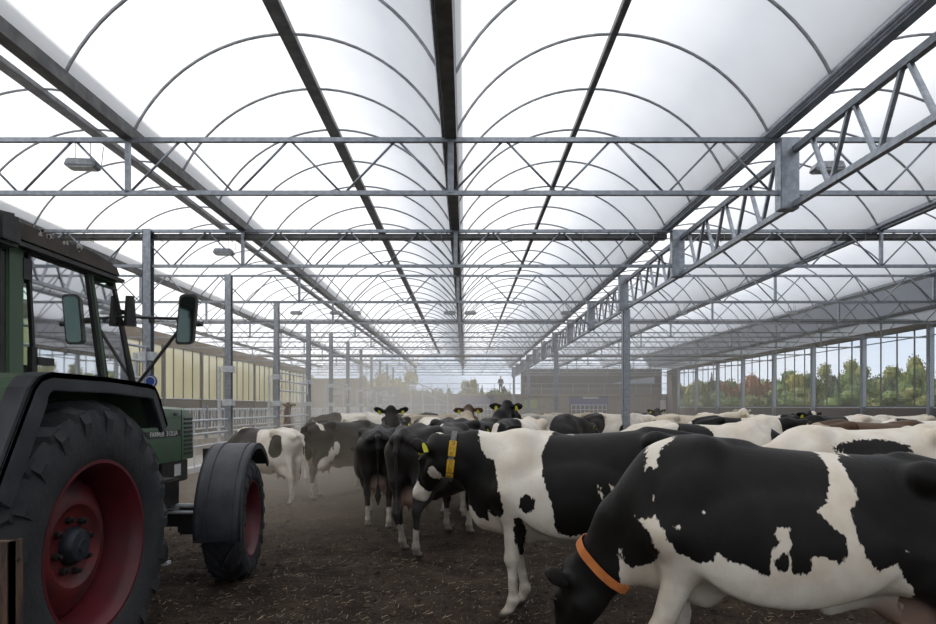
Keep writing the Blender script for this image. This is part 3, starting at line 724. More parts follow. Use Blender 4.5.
def cow_mesh(h=.02, poll=(1.32, 0, 1.50), yaw=0, pitch=-50, fl=(0, 0), fr=(0, 0), hl=(0, 0), hr=(0, 0), tail=0., seed=1, whiteness=.0, slope=0, belly=0, spots=None, pattern=None, face='black', fat=1.0, coat='holstein', scale_=1):
    """local frame: +x towards the head, +y the cow's left side, z up; each leg = (forward step, lift)"""
    P = np.array(poll, float)
    ya, pi_ = math.radians(yaw), math.radians(pitch)
    f = np.array([math.cos(pi_)*math.cos(ya), math.cos(pi_)*math.sin(ya), math.sin(pi_)])
    s_ = np.array([-math.sin(ya), math.cos(ya), 0.]); u = np.cross(f, s_)
    def H(a, b, c): return P+f*a+s_*b+u*c
    nose = H(.55, 0, 0)
    lo = np.minimum([-1.08, -.46, -.02], np.minimum(P, nose)-.32); hi = np.maximum([1.05, .46, 1.54], np.maximum(P, nose)+.32)
    lo[2] = -.04
    S = SDF(lo, hi, h)
    # trunk
    X, Y, Z = S.ax[0][:, None, None], S.ax[1][None, :, None], S.ax[2][None, None, :]
    xx = S.ax[0]; top = interp(xx, TX, T_TOP)[:, None, None]; bot = (interp(xx, TX, T_BOT)+belly*np.exp(-((xx-.1)/.5)**2))[:, None, None]; w_ = (interp(xx, TX, T_W)*fat)[:, None, None]
    zc = bot+(top-bot)*.47; hh = np.where(Z > zc, top-zc, zc-bot)
    tt = np.clip((Z-zc)/(top-zc), 0, 1); ww = np.maximum(w_*(1-.12*tt), .02)
    rho = (np.abs(Y/ww)**2.3+np.abs((Z-zc)/hh)**2.3)**(1/2.3)
    d = (rho-1)*np.minimum(ww, hh)*.95
    ex = np.maximum(np.abs(X-.03)-.93, 0); d = np.sqrt(np.maximum(d, 0)**2+ex**2)+np.minimum(d, 0)+(ex > 0)*.01
    S.F = np.minimum(S.F, d.astype(np.float32)+.0)
    C, E = S.cone, S.ell
    C((-.45, 0, 1.44), (-.80, 0, 1.395), .035, .045, .07)
    C((-.84, 0, 1.37), (-.95, 0, 1.33), .05, .035, .05)
    C((.60, 0, 1.40), (.3, 0, 1.40), .05, .04, .06)
    for y in (-1, 1):
        E((-.47, y*.235, 1.385), (.06, .04, .04), .09)            # hook bone
        C((-.45, y*.23, 1.39), (-.80, y*.12, 1.30), .055, .055, .1)
        E((-.86, y*.11, 1.30), (.06, .045, .05), .06)             # pin bone
        E((-.28, y*.395, 1.23), (.13, .06, .11), .10, sub=True)    # hollow flank
        E((-.66, y*.27, 1.31), (.10, .05, .05), .09, sub=True)
        C((.52, y*.10, 1.38), (.70, y*.20, .98), .075, .12, .09)  # shoulder
        E((.60, y*.20, 1.10), (.15, .085, .20), .08)
        E((.18, y*.30, .92), (.42, .085, .26), .10)              # ribs
        # thigh
        C((-.60, y*.155, 1.16), (-.56, y*.19, .86), .185, .135, .08)
        C((-.70, y*.15, 1.15), (-.72, y*.15, .86), .13, .085, .08)
        C((-.42, y*.22, .98), (-.40, y*.22, .82), .095, .08, .09)
    E((.84, 0, .86), (.13, .09, .18), .09); C((.80, 0, .76), (.5, 0, .64), .075, .08, .08)
    E((-.50, 0, .66), (.20, .15, .15), .05)                      # udder
    for dx, y in ((-.57, .07), (-.57, -.07), (-.42, .08), (-.42, -.08)): C((dx, y, .56), (dx, y*1.1, .475), .024, .014, .015)
    C((-.32, 0, .70), (-.1, 0, .60), .07, .05, .08)
    # legs
    def front(y, st):
        sx, lf = st
        e = (.62-.0*sx, y*.185, .86); k = (.62+.5*sx+lf*.35, y*.165, .47+lf*.4); ft = (.60+.92*sx-lf*.1, y*.16, .15+lf); hf = (.645+sx-lf*.1, y*.16, .05+lf*.9)
        C((.66, y*.19, 1.0), e, .115, .10, .07); C(e, k, .088, .052, .05); E((k[0]+.005, k[1], k[2]), (.056, .05, .068), .03)
        C(k, ft, .040, .036, .03); E(ft, (.048, .045, .05), .02); C(ft, hf, .038, .042, .025)
        for o_ in (-.026, .026): C((hf[0]+.0, hf[1]+o_, hf[2]+.01), (hf[0]+.045, hf[1]+o_, hf[2]-.018), .032, .027, .012)
    def hind(y, st):
        sx, lf = st
        s0 = (-.42+.15*sx, y*.20, .83); k = (-.74+.55*sx, y*.155, .53+lf*.5); ft = (-.70+.95*sx-lf*.2, y*.15, .15+lf); hf = (-.655+sx-lf*.2, y*.15, .05+lf*.9)
        C((-.50+.1*sx, y*.19, .86), ((s0[0]+k[0])/2-.02, y*.175, .67+lf*.3), .13, .075, .07); C(((s0[0]+k[0])/2-.02, y*.175, .67+lf*.3), k, .075, .048, .05)
        C((-.74+.1*sx, y*.15, .86), (k[0]-.03, k[1], k[2]+.05), .07, .028, .06)
        E((k[0]-.01, k[1], k[2]), (.058, .042, .068), .03)
        C(k, ft, .042, .035, .03); E(ft, (.048, .044, .05), .02); C(ft, hf, .038, .042, .025)
        for o_ in (-.026, .026): C((hf[0]+.0, hf[1]+o_, hf[2]+.01), (hf[0]+.045, hf[1]+o_, hf[2]-.018), .032, .027, .012)
    front(1, fl); front(-1, fr); hind(1, hl); hind(-1, hr)
    # neck
    P0 = np.array([.66, 0, 1.20]); Pn = H(-.02, 0, -.04)
    mid = P0*.5+Pn*.5+np.array([0, 0, .03 if P[2] > 1.1 else .05]); sy = 1+.35*abs(math.cos(ya))
    S.chain([P0, mid, Pn], [.235, .165, .115], .07, sy)
    th = H(.10, 0, -.13); S.chain([(.80, 0, .95), mid*.6+th*.4+[0, 0, -.07], th], [.11, .085, .06], .09)
    # head
    C(H(0, 0, 0), H(.20, 0, .0), .10, .085, .05); C(H(.2, 0, .0), H(.42, 0, -.025), .082, .058, .05)
    E(H(.47, 0, -.035), (.075, .075, .062), .04, R=[f, s_, u]); E(H(-.03, 0, .055), (.07, .075, .055), .04, R=[f, s_, u])
    C(H(.06, 0, -.12), H(.40, 0, -.088), .078, .042, .05); C(H(.45, 0, -.095), H(.47, 0, -.095), .04, .036, .02)
    for y in (-1, 1):
        E(H(.145, y*.082, .028), (.055, .035, .036), .025, R=[f, s_, u]); C(H(.1, y*.055, -.10), H(.26, y*.045, -.07), .06, .04, .04)
        E(H(.515, y*.035, .0), (.02, .018, .013), .012, R=[f, s_, u], sub=True)
        dr = s_*y*.93+u*-.10-f*.34; dr /= np.linalg.norm(dr); n_ = u*.45+f*.9; n_ -= dr*(n_@dr); n_ /= np.linalg.norm(n_); q = np.cross(dr, n_)
        c = H(.0, y*.09, .0)
        C(c, c+dr*.05, .035, .03, .03); E(c+dr*.135, (.115, .068, max(.02, h*.95)), .02, R=[dr, q, n_]); E(c+dr*.135+n_*.032, (.085, .042, .018), .012, R=[dr, q, n_], sub=True)
    # tail
    tx = -.97
    tl = [(-.95, 0, 1.33), (tx-.03, tail*.2, 1.18), (tx-.01, tail*.5, .92), (tx-.0, tail*.8, .66)]
    S.chain(tl, [.036, .026, .019, .017], .03); S.chain([tl[-1], (tx-.01, tail*.95, .52), (tx, tail, .40)], [.026, .045, .018], .02)
    V, Q = S.mesh(2)
    x, y, z = V.T
    if slope: V[:, 2] += slope*(np.clip(x, -1, .35)-.35)*np.clip((z-.7)/.4, 0, 1); x, y, z = V.T
    # ---- attributes
    hp = V-P; ha, hb, hc = hp@f, hp@s_, hp@u
    ax_ = np.hypot(hb, hc+.04); head = (ha > -.12) & (ha < .62) & ((ax_ < .185) | ((np.abs(hb) < .36) & (np.abs(hc) < .13) & (ha < .08))) & (x > .66)
    r = np.random.default_rng(seed)
    nzv = np.zeros(len(V))
    yy_ = y*1.0
    for _ in range(14):
        fr_ = r.uniform(2.0, 6.5); k = r.normal(size=3); k = k/np.linalg.norm(k)*fr_
        nzv += np.sin(V@k+r.uniform(0, 6.28))/fr_*2.2
    field = nzv*.16+whiteness*.16
    if spots:
        base, lst = spots; d_ = np.full(len(V), 1e3)
        for cx_, cz_, rx_, rz_ in lst: d_ = np.minimum(d_, (np.sqrt(((x-cx_)/rx_)**2+((z-cz_)/rz_)**2)-1)*min(rx_, rz_))
        d_ = d_+nzv*.025; field = d_ if base == 'w' else -d_
        if base == 'b': field = np.maximum(field, (.34-z)*.6)
    if pattern: field = pattern(V)
    # lower legs white, dark head unless told otherwise
    if not pattern and not spots:
        field = np.where(z < .62, np.maximum(field, (.58-z)*.6-.02), field)
        neckb = np.clip((x-.72)/.25, 0, 1); field = field*(1-neckb)+(-.1 if face != 'white' else .1)*neckb
        field = np.where(x < -.93, np.where(z < .7, .08, field), field)
    if face == 'blaze':
        fb = .045-np.abs(hb)+.03*np.clip(ha-.1, 0, 1); fb = np.where((ha > -.06) & (hc > -.02), fb, -.05); fb = np.maximum(fb, np.where(head, (ha-.36), -1))
        field = np.where(head & (np.abs(hb) < .12), fb, np.where(head, -.05, field))
    elif face == 'white': field = np.where(head, .05, field)
    elif face == 'black': field = np.where(head, -.05, field)
    elif callable(face): field = np.where(head & (np.abs(hb) < .13), face(ha, hb, hc), np.where(head, -.05, field))
    ud = np.clip(1.25-np.sqrt(((x+.5)/.24)**2+(y/.17)**2+((z-.60)/.17)**2), 0, 1)*2.0
    skin = np.clip(ud, 0, 1); skin = np.maximum(skin, np.clip((.05-np.linalg.norm(V-H(.53, 0, -.03), axis=1)+.02)*20, 0, 1)*(0 if coat == 'x' else .4))
    nosev = np.clip((.022-np.minimum(np.linalg.norm(V-H(.52, .037, .0), axis=1), np.linalg.norm(V-H(.52, -.037, .0), axis=1)))*90, 0, 1)
    hoof = np.clip((.075-z)*40, 0, 1)*(z < .3)
    dirt = np.clip((.92-z)*1.15, 0, 1)
    me = np_mesh('cow', V, Q, [COATS[coat]], dict(coat=field, skin=skin, nose=nosev, hoof=hoof, dirt=dirt))
    me['_h'] = 0
    return me, H, (f, s_, u)
def cow(label, X, Y, heading, scale=1., group='dairy cows in the barn', collar=None, tags=True, coat='holstein', lowz=0, **kw):
    me, H, fr = cow_mesh(coat=coat, **kw)
    o = bpy.data.objects.new('cow', me); COL.objects.link(o); tag(o, label, 'cow', group)
    o.location = (X, Y, float(gz(X, Y))*np.clip(1.3-Y/30, .2, 1)*.5 + lowz); o.rotation_euler.z = math.radians(heading); o.scale = (scale,)*3
    f, s_, u = [Vector(q) for q in fr]
    def Hv(a, b, c): return Vector(H(a, b, c))
    k = 14 if kw.get('h', .02) < .018 else 8
    for y in (-1, 1):
        m = MB(); c = Hv(.15, y*.103, .03)
        m.lathe([(.017*math.sin(-PI/2+PI*i/6)+0, max(.0005, .017*math.cos(-PI/2+PI*i/6))) for i in range(7)], tuple(c), 'z', k)
        m.build('eye', EYEM, o, smooth=2)
    if tags:
        for y in (-1, 1):
            dr = (s_*y*.93+u*-.10-f*.34).normalized(); n_ = (u*.45+f*.9); n_ = (n_-dr*n_.dot(dr)).normalized(); q = dr.cross(n_)
            c = Hv(0, y*.09, 0)+dr*.12+n_*.016
            dn = Vector((0, 0, -1)); dn = (dn-n_*dn.dot(n_)).normalized(); sd_ = n_.cross(dn)
            pts = [c-sd_*.012-dn*.012, c+sd_*.012-dn*.012, c+sd_*.03+dn*.018, c+sd_*.03+dn*.065, c-sd_*.03+dn*.065, c-sd_*.03+dn*.018]
            m = MB(); n = len(m.v); m.v += [tuple(p+n_*.004) for p in pts]+[tuple(p+n_*.008) for p in pts]
            m.f += [tuple(range(6))[::-1], tuple(range(6, 12))]+[(i, (i+1) % 6, 6+(i+1) % 6, 6+i) for i in range(6)]
            m.tube([c-n_*.045, c+n_*.006], .006, 6); n = len(m.v); b_ = n_*-.05; m.v += [tuple(p+b_) for p in pts]+[tuple(p+b_+n_*.004) for p in pts]; m.f += [tuple(n+i for i in range(6))[::-1], tuple(n+6+i for i in range(6))]+[(n+i, n+(i+1) % 6, n+6+(i+1) % 6, n+6+i) for i in range(6)]
            e = m.build('ear_tag', TAGM, o)
            if k == 14:
                m = MB()
                for i_, yv in enumerate((.03, .048)):
                    for j_ in range(3):
                        a = c+n_*.009+dn*yv+sd_*(-.016+.016*j_); m.quad(a-sd_*.005-dn*.005, a+sd_*.005-dn*.005, a+sd_*.002+dn*.005, a-sd_*.002+dn*.005)
                m.build('tag_print', INK, e)
    return o
def fit_collar(o, center, axis, width, mt, name='collar', off=.006, drop=0, R0=.45, fb=.12):
    """a strap hugging the neck: rays are cast from the neck centre against the cow mesh"""
    from mathutils.bvhtree import BVHTree
    me = o.data; bvh = BVHTree.FromPolygons([v.co[:] for v in me.vertices], [p.vertices[:] for p in me.polygons])
    a, s_, u = frame(Vector(axis)); c = Vector(center); N = 56; rows = []
    for i in range(N):
        t = 2*PI*i/N; d = s_*math.cos(t)+u*math.sin(t); row = []
        for w_ in (-width/2, width/2):
            hit = bvh.ray_cast(c+a*w_+d*R0, -d); dist = R0-(hit[3] if hit[3] is not None else R0-fb); row.append((w_, max(dist, fb*.6)))
        r_ = max(row[0][1], row[1][1]); dr = drop*max(0, -d.z)**2
        rows.append([(c+a*w_+d*(r_+off+dr)) for w_ in (-width/2, width/2)]+[(c+a*w_+d*(r_+off+.006+dr)) for w_ in (width/2, -width/2)])
    m = MB()
    for r_ in rows: m.v += [tuple(p) for p in r_]
    for i in range(N):
        for j in range(4): m.f.append((i*4+j, i*4+(j+1) % 4, ((i+1) % N)*4+(j+1) % 4, ((i+1) % N)*4+j))
    st = m.build(name, mt, o, smooth=True)
    return st, rows, (a, s_, u)
# ================================================================ tractor
GREEN = mat('tractor_green', (.035, .10, .045), .42, 0, (.045, .085, .045), 2.5, coat=.15, bump=.05)
GREEN2 = mat('tractor_green_dusty', (.05, .095, .05), .6, 0, (.07, .09, .06), 5, bump=.1)
RUBB = mat('tyre_rubber', (.017, .019, .024), .72, 0, (.034, .034, .036), 5, bump=.25, bscale=30)
RUBD = mat('mudguard_plastic', (.018, .020, .025), .5, 0, (.05, .053, .062), 5, bump=.15, lo=.4, hi=.75)
RED = mat('rim_red', (.125, .010, .018), .5, 0, (.075, .011, .015), 4, bump=.08)
RED2 = mat('disc_red', (.15, .012, .014), .55, 0, (.06, .012, .014), 5, bump=.1)
HUBM = mat('hub_steel', (.04, .05, .065), .5, .4, (.025, .03, .038), 15)
BLK = mat('black_parts', (.016, .016, .017), .5, 0, (.03, .028, .026), 8, bump=.15)
ROOFM = mat('dirty_cab_roof', (.045, .036, .030), .75, 0, (.085, .07, .058), 4, bump=.3)
CGL = glass_mat('cab_glass', (.56, .70, .62), .06)
TX0, TY0 = -3.35, 4.9
tr = thing('tractor', 'old green farm tractor with red wheel rims parked at the left', 'tractor', (TX0, TY0, 0))
OFF = (-TX0, -TY0, 0)
def tp(m, name, mt, parent=None, bevel=0, smooth=False):
    o = m.build(name, mt, parent or tr, smooth=smooth, bevel=bevel)
    if parent is None: o.location = OFF
    return o
def wheel(cx, cy, cz, R, W, rimR, nl, lugh, sgn=1, nb=8):
    """tyre centred at cx; outer face towards sgn*x"""
    X = lambda t: sgn*t
    hw = W/2
    prof = [(-hw*.86, rimR+.005), (-hw*.97, rimR+.05), (-hw*1.0, (rimR+R)/2-.01), (-hw*.97, R-.10), (-hw*.86, R-.045), (-hw*.6, R-.03), (0, R-.022), (hw*.6, R-.03), (hw*.86, R-.045), (hw*.97, R-.10), (hw*1.0, (rimR+R)/2-.01), (hw*.97, rimR+.05), (hw*.86, rimR+.005)]
    m = MB().lathe([(X(t), r) for t, r in prof], (cx, cy, cz), 'x', 72, close=True)
    ty = tp(m, 'tyre', RUBB, smooth=True)
    m = MB()
    for side in (1, -1):
        for k in range(nl):
            a0 = 2*PI*(k+(.5 if side > 0 else 0))/nl; st = []
            for s_ in range(6):
                u = s_/5; t = side*(hw*(-.04+.98*u)); a = a0-(u**.9)*.42*(.82/R)**.3; r_ = R-.022-.03*max(0, u-.35)-.055*max(0, u-.85)/.15*.7
                st.append((t, a, r_, .030+.022*u))
            n = len(m.v)
            for t, a, r_, w_ in st:
                for dr, ww in ((-.03, 1.25), (lugh, .85)):
                    for sg in (-1, 1):
                        aa = a+sg*w_*ww/R; rr = r_+dr
                        m.v.append((cx+t, cy+rr*math.cos(aa), cz+rr*math.sin(aa)))
            for i in range(5):
                b = n+i*4
                for q in ((0, 1, 5, 4), (2, 6, 7, 3), (0, 4, 6, 2), (1, 3, 7, 5)): m.f.append(tuple(b+j for j in q))
            m.f.append((n, n+2, n+3, n+1)); b = n+20; m.f.append((b, b+1, b+3, b+2))
            # shoulder drop of the lug down the sidewall
            t, a, r_, w_ = st[-1]; n = len(m.v)
            for tt, rr, ww in ((hw*.94, R-.02, 1), (hw*1.0, R-.11, .8), (hw*1.02, R-.02-.07, .9)):
                pass
            for (tt, rr) in ((hw*.90, R+lugh-.075), (hw*1.04, R-.10), (hw*1.0, R-.19), (hw*.9, R-.12)):
                for sg in (-1, 1):
                    aa = a-.03+sg*w_*.75/R; m.v.append((cx+side*tt, cy+rr*math.cos(aa), cz+rr*math.sin(aa)))
            for q in ((0, 1, 3, 2), (2, 3, 5, 4), (4, 5, 7, 6), (6, 7, 1, 0), (0, 2, 4, 6), (1, 7, 5, 3)): m.f.append(tuple(n+j for j in q))
    lg = m.build('tread_lugs', RUBB, ty)
    e = hw*.88
    s = rimR/.485
    prof = [(-e, rimR+.012), (-e+.02, rimR+.015), (-e+.05, rimR-.025), (e-.06, rimR-.03), (e-.025, rimR-.012), (e-.012, rimR+.016), (e+.004, rimR+.016), (e+.004, rimR-.004), (e-.03, rimR-.028), (e-.07, rimR-.045), (-e+.06, rimR-.06), (-e+.05, rimR-.045)]
    m = MB().lathe([(X(t), r) for t, r in prof], (cx, cy, cz), 'x', 64, close=True)
    rm = tp(m, 'rim', RED, smooth=True)
    dsc = e-.17*s
    prof = [(dsc-.10*s, rimR-.05), (dsc-.07*s, rimR-.055), (dsc-.03*s, rimR-.10*s), (dsc, .33*s), (dsc+.03*s, .285*s), (dsc+.035*s, .24*s), (dsc+.015*s, .215*s), (dsc+.0, .19*s), (dsc, .05*s)]
    m = MB().lathe([(X(t), r) for t, r in prof], (cx, cy, cz), 'x', 64)
    dd = m.build('wheel_disc', RED2, rm, smooth=True)
    m = MB().lathe([(X(dsc), .11*s), (X(dsc+.02), .112*s), (X(dsc+.03*s+.02), .098*s), (X(dsc+.045*s+.02), .085*s), (X(dsc+.05*s+.02), .04*s), (X(dsc+.06*s+.02), .035*s), (X(dsc+.06*s+.02), .01)], (cx, cy, cz), 'x', 28)
    tp(m, 'hub', HUBM, smooth=True)
    for k in range(nb):
        a = 2*PI*k/nb+.2; y, z = cy+.155*s*math.cos(a), cz+.155*s*math.sin(a)
        m = MB().lathe([(X(dsc-.005), .022*s), (X(dsc+.028), .022*s), (X(dsc+.03), .014*s), (X(dsc+.05), .013*s)], (cx, y, z), 'x', 6)
        tp(m, 'wheel_nut', BLK)
RWY, FWY = 3.67, 6.06
wheel(-2.37, RWY, .835, .845, .50, .49, 21, .044)
wheel(-4.33, RWY, .835, .845, .50, .49, 21, .044, -1)
_b = set(tr.children)
wheel(-2.23, FWY, .57, .575, .36, .355, 19, .026, nb=6)
wheel(-4.47, FWY, .57, .575, .36, .355, 19, .026, -1, nb=6)
# rear mudguards (both sides)
def thick(path, t_, closed=False):
    out = []; n = len(path); tl = t_ if isinstance(t_, list) else [t_]*n
    for i, (a, b) in enumerate(path):
        p0 = path[max(i-1, 0)]; p1 = path[min(i+1, n-1)]; dx, dz = p1[0]-p0[0], p1[1]-p0[1]; L = math.hypot(dx, dz); out.append((a+dz/L*tl[i], b-dx/L*tl[i]))
    return list(path)+out[::-1]
arc = [(2.76, 1.24), (2.86, 1.43), (3.03, 1.745), (3.09, 1.80), (3.18, 1.825), (3.7, 1.822), (4.15, 1.80), (4.24, 1.785), (4.285, 1.74), (4.42, 1.515)]
for sg, nm in ((1, ''), (-1, '')):
    fx = lambda x: x if sg > 0 else -6.70-x
    m = MB().prism(thick(arc, .03), fx(-2.66), fx(-2.22), 'x'); fd = tp(m, 'mudguard', GREEN2)
    m = MB().prism(thick([(a, b+.004) for a, b in arc], .036), fx(-2.23), fx(-2.10), 'x')
    wid = [(.10 if i < 3 else .085) for i in range(len(arc))]
    inn = thick([(a, b+.004) for a, b in arc], [.15, .15, .14, .12]+[.095]*6)
    m.prism(inn, fx(-2.13), fx(-2.10), 'x'); m.build('rubber_edge', RUBD, fd, bevel=.006)
    m = MB().prism(arc+[(4.42, 1.3), (4.4, .95), (2.95, .95), (2.80, 1.2)], fx(-2.68), fx(-2.66), 'x'); tp(m, 'inner_guard', BLK)
# hood
hx0, hx1 = -3.70, -3.0
def hood_prof(y, dz=0):
    zt = 1.70-.035*(y-5.2); e = max(0, y-6.85)
    return [(hx0+e*.3, 1.09), (hx0+e*.3, zt-.12), (hx0+.03+e*.3, zt-.03), (hx0+.12, zt), (-3.35, zt+.012), (hx1-.12, zt), (hx1-.03-e*.3, zt-.03), (hx1-e*.3, zt-.12), (hx1-e*.3, 1.09)]
m = MB(); ys = [4.75, 5.3, 5.9, 6.5, 6.85, 6.97]
for y in ys: m.v += [(x, y, z+(-.05*(y > 6.9)*(z > 1.3))) for x, z in hood_prof(y)]
for i in range(len(ys)-1):
    for j in range(8): m.f.append((i*9+j, i*9+j+1, (i+1)*9+j+1, (i+1)*9+j))
    m.f.append((i*9+8, i*9, (i+1)*9, (i+1)*9+8))
m.f.append(tuple(range(9))); m.f.append(tuple(range(45, 54)))
hood = tp(m, 'hood', GREEN, smooth=True)
m = MB()
for k in range(9): m.box(hx1-.004, hx1+.004, 6.66, 6.86, 1.14+.046*k, 1.14+.046*k+.024)
m.build('air_vent_grille', BLK, hood)
MB().box(hx1-.003, hx1+.004, 6.60, 6.605, 1.09, 1.62).box(hx1-.003, hx1+.004, 5.0, 6.6, 1.535, 1.54).build('panel_seam', BLK, hood)
MB().box(hx1-.001, hx1+.003, 5.0, 6.60, 1.343, 1.414).build('name_stripe', BLK, hood)
MB().box(hx1-.001, hx1+.006, 6.44, 6.50, 1.56, 1.59).build('hood_latch', BLK, hood)
def text(s_, size, mt, parent, loc, rot, name='lettering', ext=.001, sx=1):
    cu = bpy.data.curves.new(name, 'FONT'); cu.body = s_; cu.size = size; cu.extrude = ext; cu.align_y = 'CENTER'; cu.offset = size*.012
    t_ = bpy.data.objects.new('tmp', cu); COL.objects.link(t_); dg = bpy.context.evaluated_depsgraph_get(); dg.update()
    me = bpy.data.meshes.new_from_object(t_.evaluated_get(dg)); bpy.data.objects.remove(t_); me.name = name
    me.materials.clear(); me.materials.append(mt); o = bpy.data.objects.new(name, me); COL.objects.link(o); o.parent = parent
    o.location = loc; o.rotation_euler = rot; o.scale = (sx, 1, 1); return o
WHT = mat('white_print', (.7, .7, .68), .5)
text('FARMER  312LSA', .070, WHT, hood, (hx1+.005, 5.93, 1.379), (PI/2, 0, PI/2), sx=1.12)
# engine, axle, frame
tp(MB().box(-3.6, -3.1, 4.6, 6.75, .62, 1.1), 'engine_block', BLK, bevel=.03)
tp(MB().box(-3.12, -3.02, 6.2, 6.8, .86, 1.09), 'side_cover', BLK, bevel=.01)
tp(MB().box(-3.021, -3.015, 6.48, 6.62, .93, 1.05), 'white_label', WHT)
tp(MB().box(-3.05, -2.72, 5.55, 5.95, .72, .98).box(-3.1, -2.85, 5.0, 5.5, .7, 1.2), 'battery_box', BLK, bevel=.015)
tp(MB().box(-3.5, -3.2, 3.4, 6.9, .5, .75), 'chassis', BLK, bevel=.02)
tp(MB().box(-4.2, -2.5, 5.97, 6.15, .50, .66).bar((-2.75, 6.06, .56), (-2.45, 6.06, .56), .22, .26), 'front_axle', BLK, bevel=.02)
tp(MB().tube([(-4.3, 5.86, .66), (-2.4, 5.86, .66)], .017, 8).tube([(-4.0, 5.9, .72), (-2.5, 5.9, .72)], .02, 8), 'tie_rod', M['rail'], smooth=True)
tp(MB().tube([(-4.3, RWY, .81), (-2.5, RWY, .81)], .14, 14), 'rear_axle', BLK, smooth=True)
tp(MB().prism([(4.62, .42), (4.62, .95), (4.68, .95), (4.98, .52), (4.96, .42)], -2.62, -2.36, 'x'), 'step', BLK, bevel=.01)
tp(MB().box(-2.95, -2.35, 4.93, 4.99, .40, .425), 'step_edge', M['rail'])
# front mudguards
for sg in (1, -1):
    fx = lambda x: x if sg > 0 else -6.70-x
    n = 28; R_ = .715; pa = []
    for i in range(n+1):
        a = math.radians(188-146*i/n); pa.append((FWY+R_*math.cos(a), .585+R_*math.sin(a)*1.0))
    pa = [(pa[0][0]+.0, .50)]+pa
    m = MB().prism(thick(pa, .018), fx(-2.41), fx(-2.02), 'x'); g = tp(m, 'front_mudguard', RUBD, smooth=True)
    m = MB().prism(thick(pa[1:], .055), fx(-2.035), fx(-2.015), 'x').prism(thick(pa[1:], .055), fx(-2.41), fx(-2.39), 'x')
    for u in (-2.11, -2.33): m.prism(thick([(FWY+(b-FWY)*1.012, .585+(c-.585)*1.012) for b, c in pa[1:]], .02), fx(u), fx(u+.025), 'x')
    m.build('guard_lip', RUBD, g)
    tp(MB().bar((fx(-2.2), FWY, .60), (fx(-2.2), FWY-.02, 1.28), .03, .05).bar((fx(-2.5), FWY, .6), (fx(-2.5), FWY, 1.25), .03, .06), 'guard_stay', BLK)
# the front wheels and their mudguards are steered slightly to the left
def recurse(o):
    yield o
    for c in o.children: yield from recurse(c)
for top_ in [c for c in tr.children if c not in _b]:
    nm = top_.name.split('.')[0]
    if nm not in ('tyre', 'rim', 'hub', 'wheel_nut', 'front_mudguard', 'guard_stay'): continue
    xs_ = [v.co.x for v in top_.data.vertices]; cx_ = -2.23 if sum(xs_)/len(xs_) > -3.35 else -4.47
    Mx = Matrix.Translation((cx_, FWY, 0)) @ Matrix.Rotation(math.radians(6.5), 4, 'Z') @ Matrix.Translation((-cx_, -FWY, 0))
    for q in recurse(top_): q.data.transform(Mx)
# cab
CX, CL = -2.54, -4.16
GRP = mat('cab_frame_green', (.075, .13, .08), .6, 0, (.095, .14, .095), 4, bump=.05)
for cx in (CX, CL):
    s_ = 1 if cx == CX else -1
    tp(MB().bar((cx-.02*s_, 3.50, 1.2), (cx-.02*s_, 3.50, 2.58), .13, .09), 'rear_pillar', GRP, bevel=.01)
    tp(MB().bar((cx, 4.40, 1.72), (cx, 4.20, 2.57), .04, .055), 'door_pillar', GRP, bevel=.008)
    tp(MB().bar((cx, 4.80, 1.72), (cx-.02*s_, 4.50, 2.57), .05, .05), 'front_pillar', BLK, bevel=.008)
    tp(MB().box(cx-.03, cx+.02, 3.5, 4.8, 1.68, 1.765), 'door_sill', GRP, bevel=.008)
    tp(MB().box(cx-.03, cx+.02, 3.5, 4.5, 2.54, 2.60), 'roof_rail', GRP)
    d = MB().quad((cx+.012*s_, 3.60, 2.55), (cx+.012*s_, 4.17, 2.55), (cx+.012*s_, 4.35, 1.77), (cx+.012*s_, 3.66, 1.77)); dr = tp(d, 'door_glass', CGL)
    m = MB(); fr_ = [(3.60, 2.55), (4.17, 2.55), (4.35, 1.77), (3.66, 1.77)]
    for i in range(4): a, b = fr_[i], fr_[(i+1) % 4]; m.bar((cx+.015*s_, a[0], a[1]), (cx+.015*s_, b[0], b[1]), .02, .022)
    m.build('door_seal', BLK, dr)
    MB().box(cx+.02*s_-.02, cx+.02*s_+.02, 3.66, 3.80, 1.90, 1.945).box(cx+.0, cx+.03, 3.62, 3.665, 1.8, 2.0).build('door_handle', BLK, dr)
    MB().box(cx+.0, cx+.03, 3.55, 3.62, 2.38, 2.5).build('door_hinge', BLK, dr)
    d = MB().quad((cx+.006*s_, 4.245, 2.50), (cx+.006*s_, 4.50, 2.50), (cx+.006*s_, 4.74, 1.80), (cx+.006*s_, 4.43, 1.80)); sg_ = tp(d, 'side_glass', CGL)
    m = MB(); fr_ = [(4.245, 2.50), (4.50, 2.50), (4.74, 1.80), (4.43, 1.80)]
    for i in range(4): a, b = fr_[i], fr_[(i+1) % 4]; m.bar((cx+.008*s_, a[0], a[1]), (cx+.008*s_, b[0], b[1]), .014, .014)
    m.build('glass_seal', BLK, sg_)
    d = MB().quad((cx, 2.75, 2.5), (cx, 3.40, 2.5), (cx, 3.40, 1.8), (cx, 2.85, 1.8)); rg = tp(d, 'rear_side_glass', CGL)
    m = MB(); fr_ = [(2.75, 2.5), (3.40, 2.5), (3.40, 1.8), (2.85, 1.8)]
    for i in range(4): a, b = fr_[i], fr_[(i+1) % 4]; m.bar((cx, a[0], a[1]), (cx, b[0], b[1]), .03, .04)
    m.build('glass_seal', BLK, rg)
    tp(MB().bar((cx, 2.85, 1.2), (cx, 2.72, 2.58), .08, .08), 'corner_pillar', GRP, bevel=.01)
tp(MB().box(CL, CX, 2.85, 4.75, 1.15, 1.25).box(CL+.02, CX-.02, 4.70, 4.78, 1.2, 1.72).box(CL+.02, CX-.02, 2.85, 2.9, 1.2, 1.75), 'cab_tub', BLK)
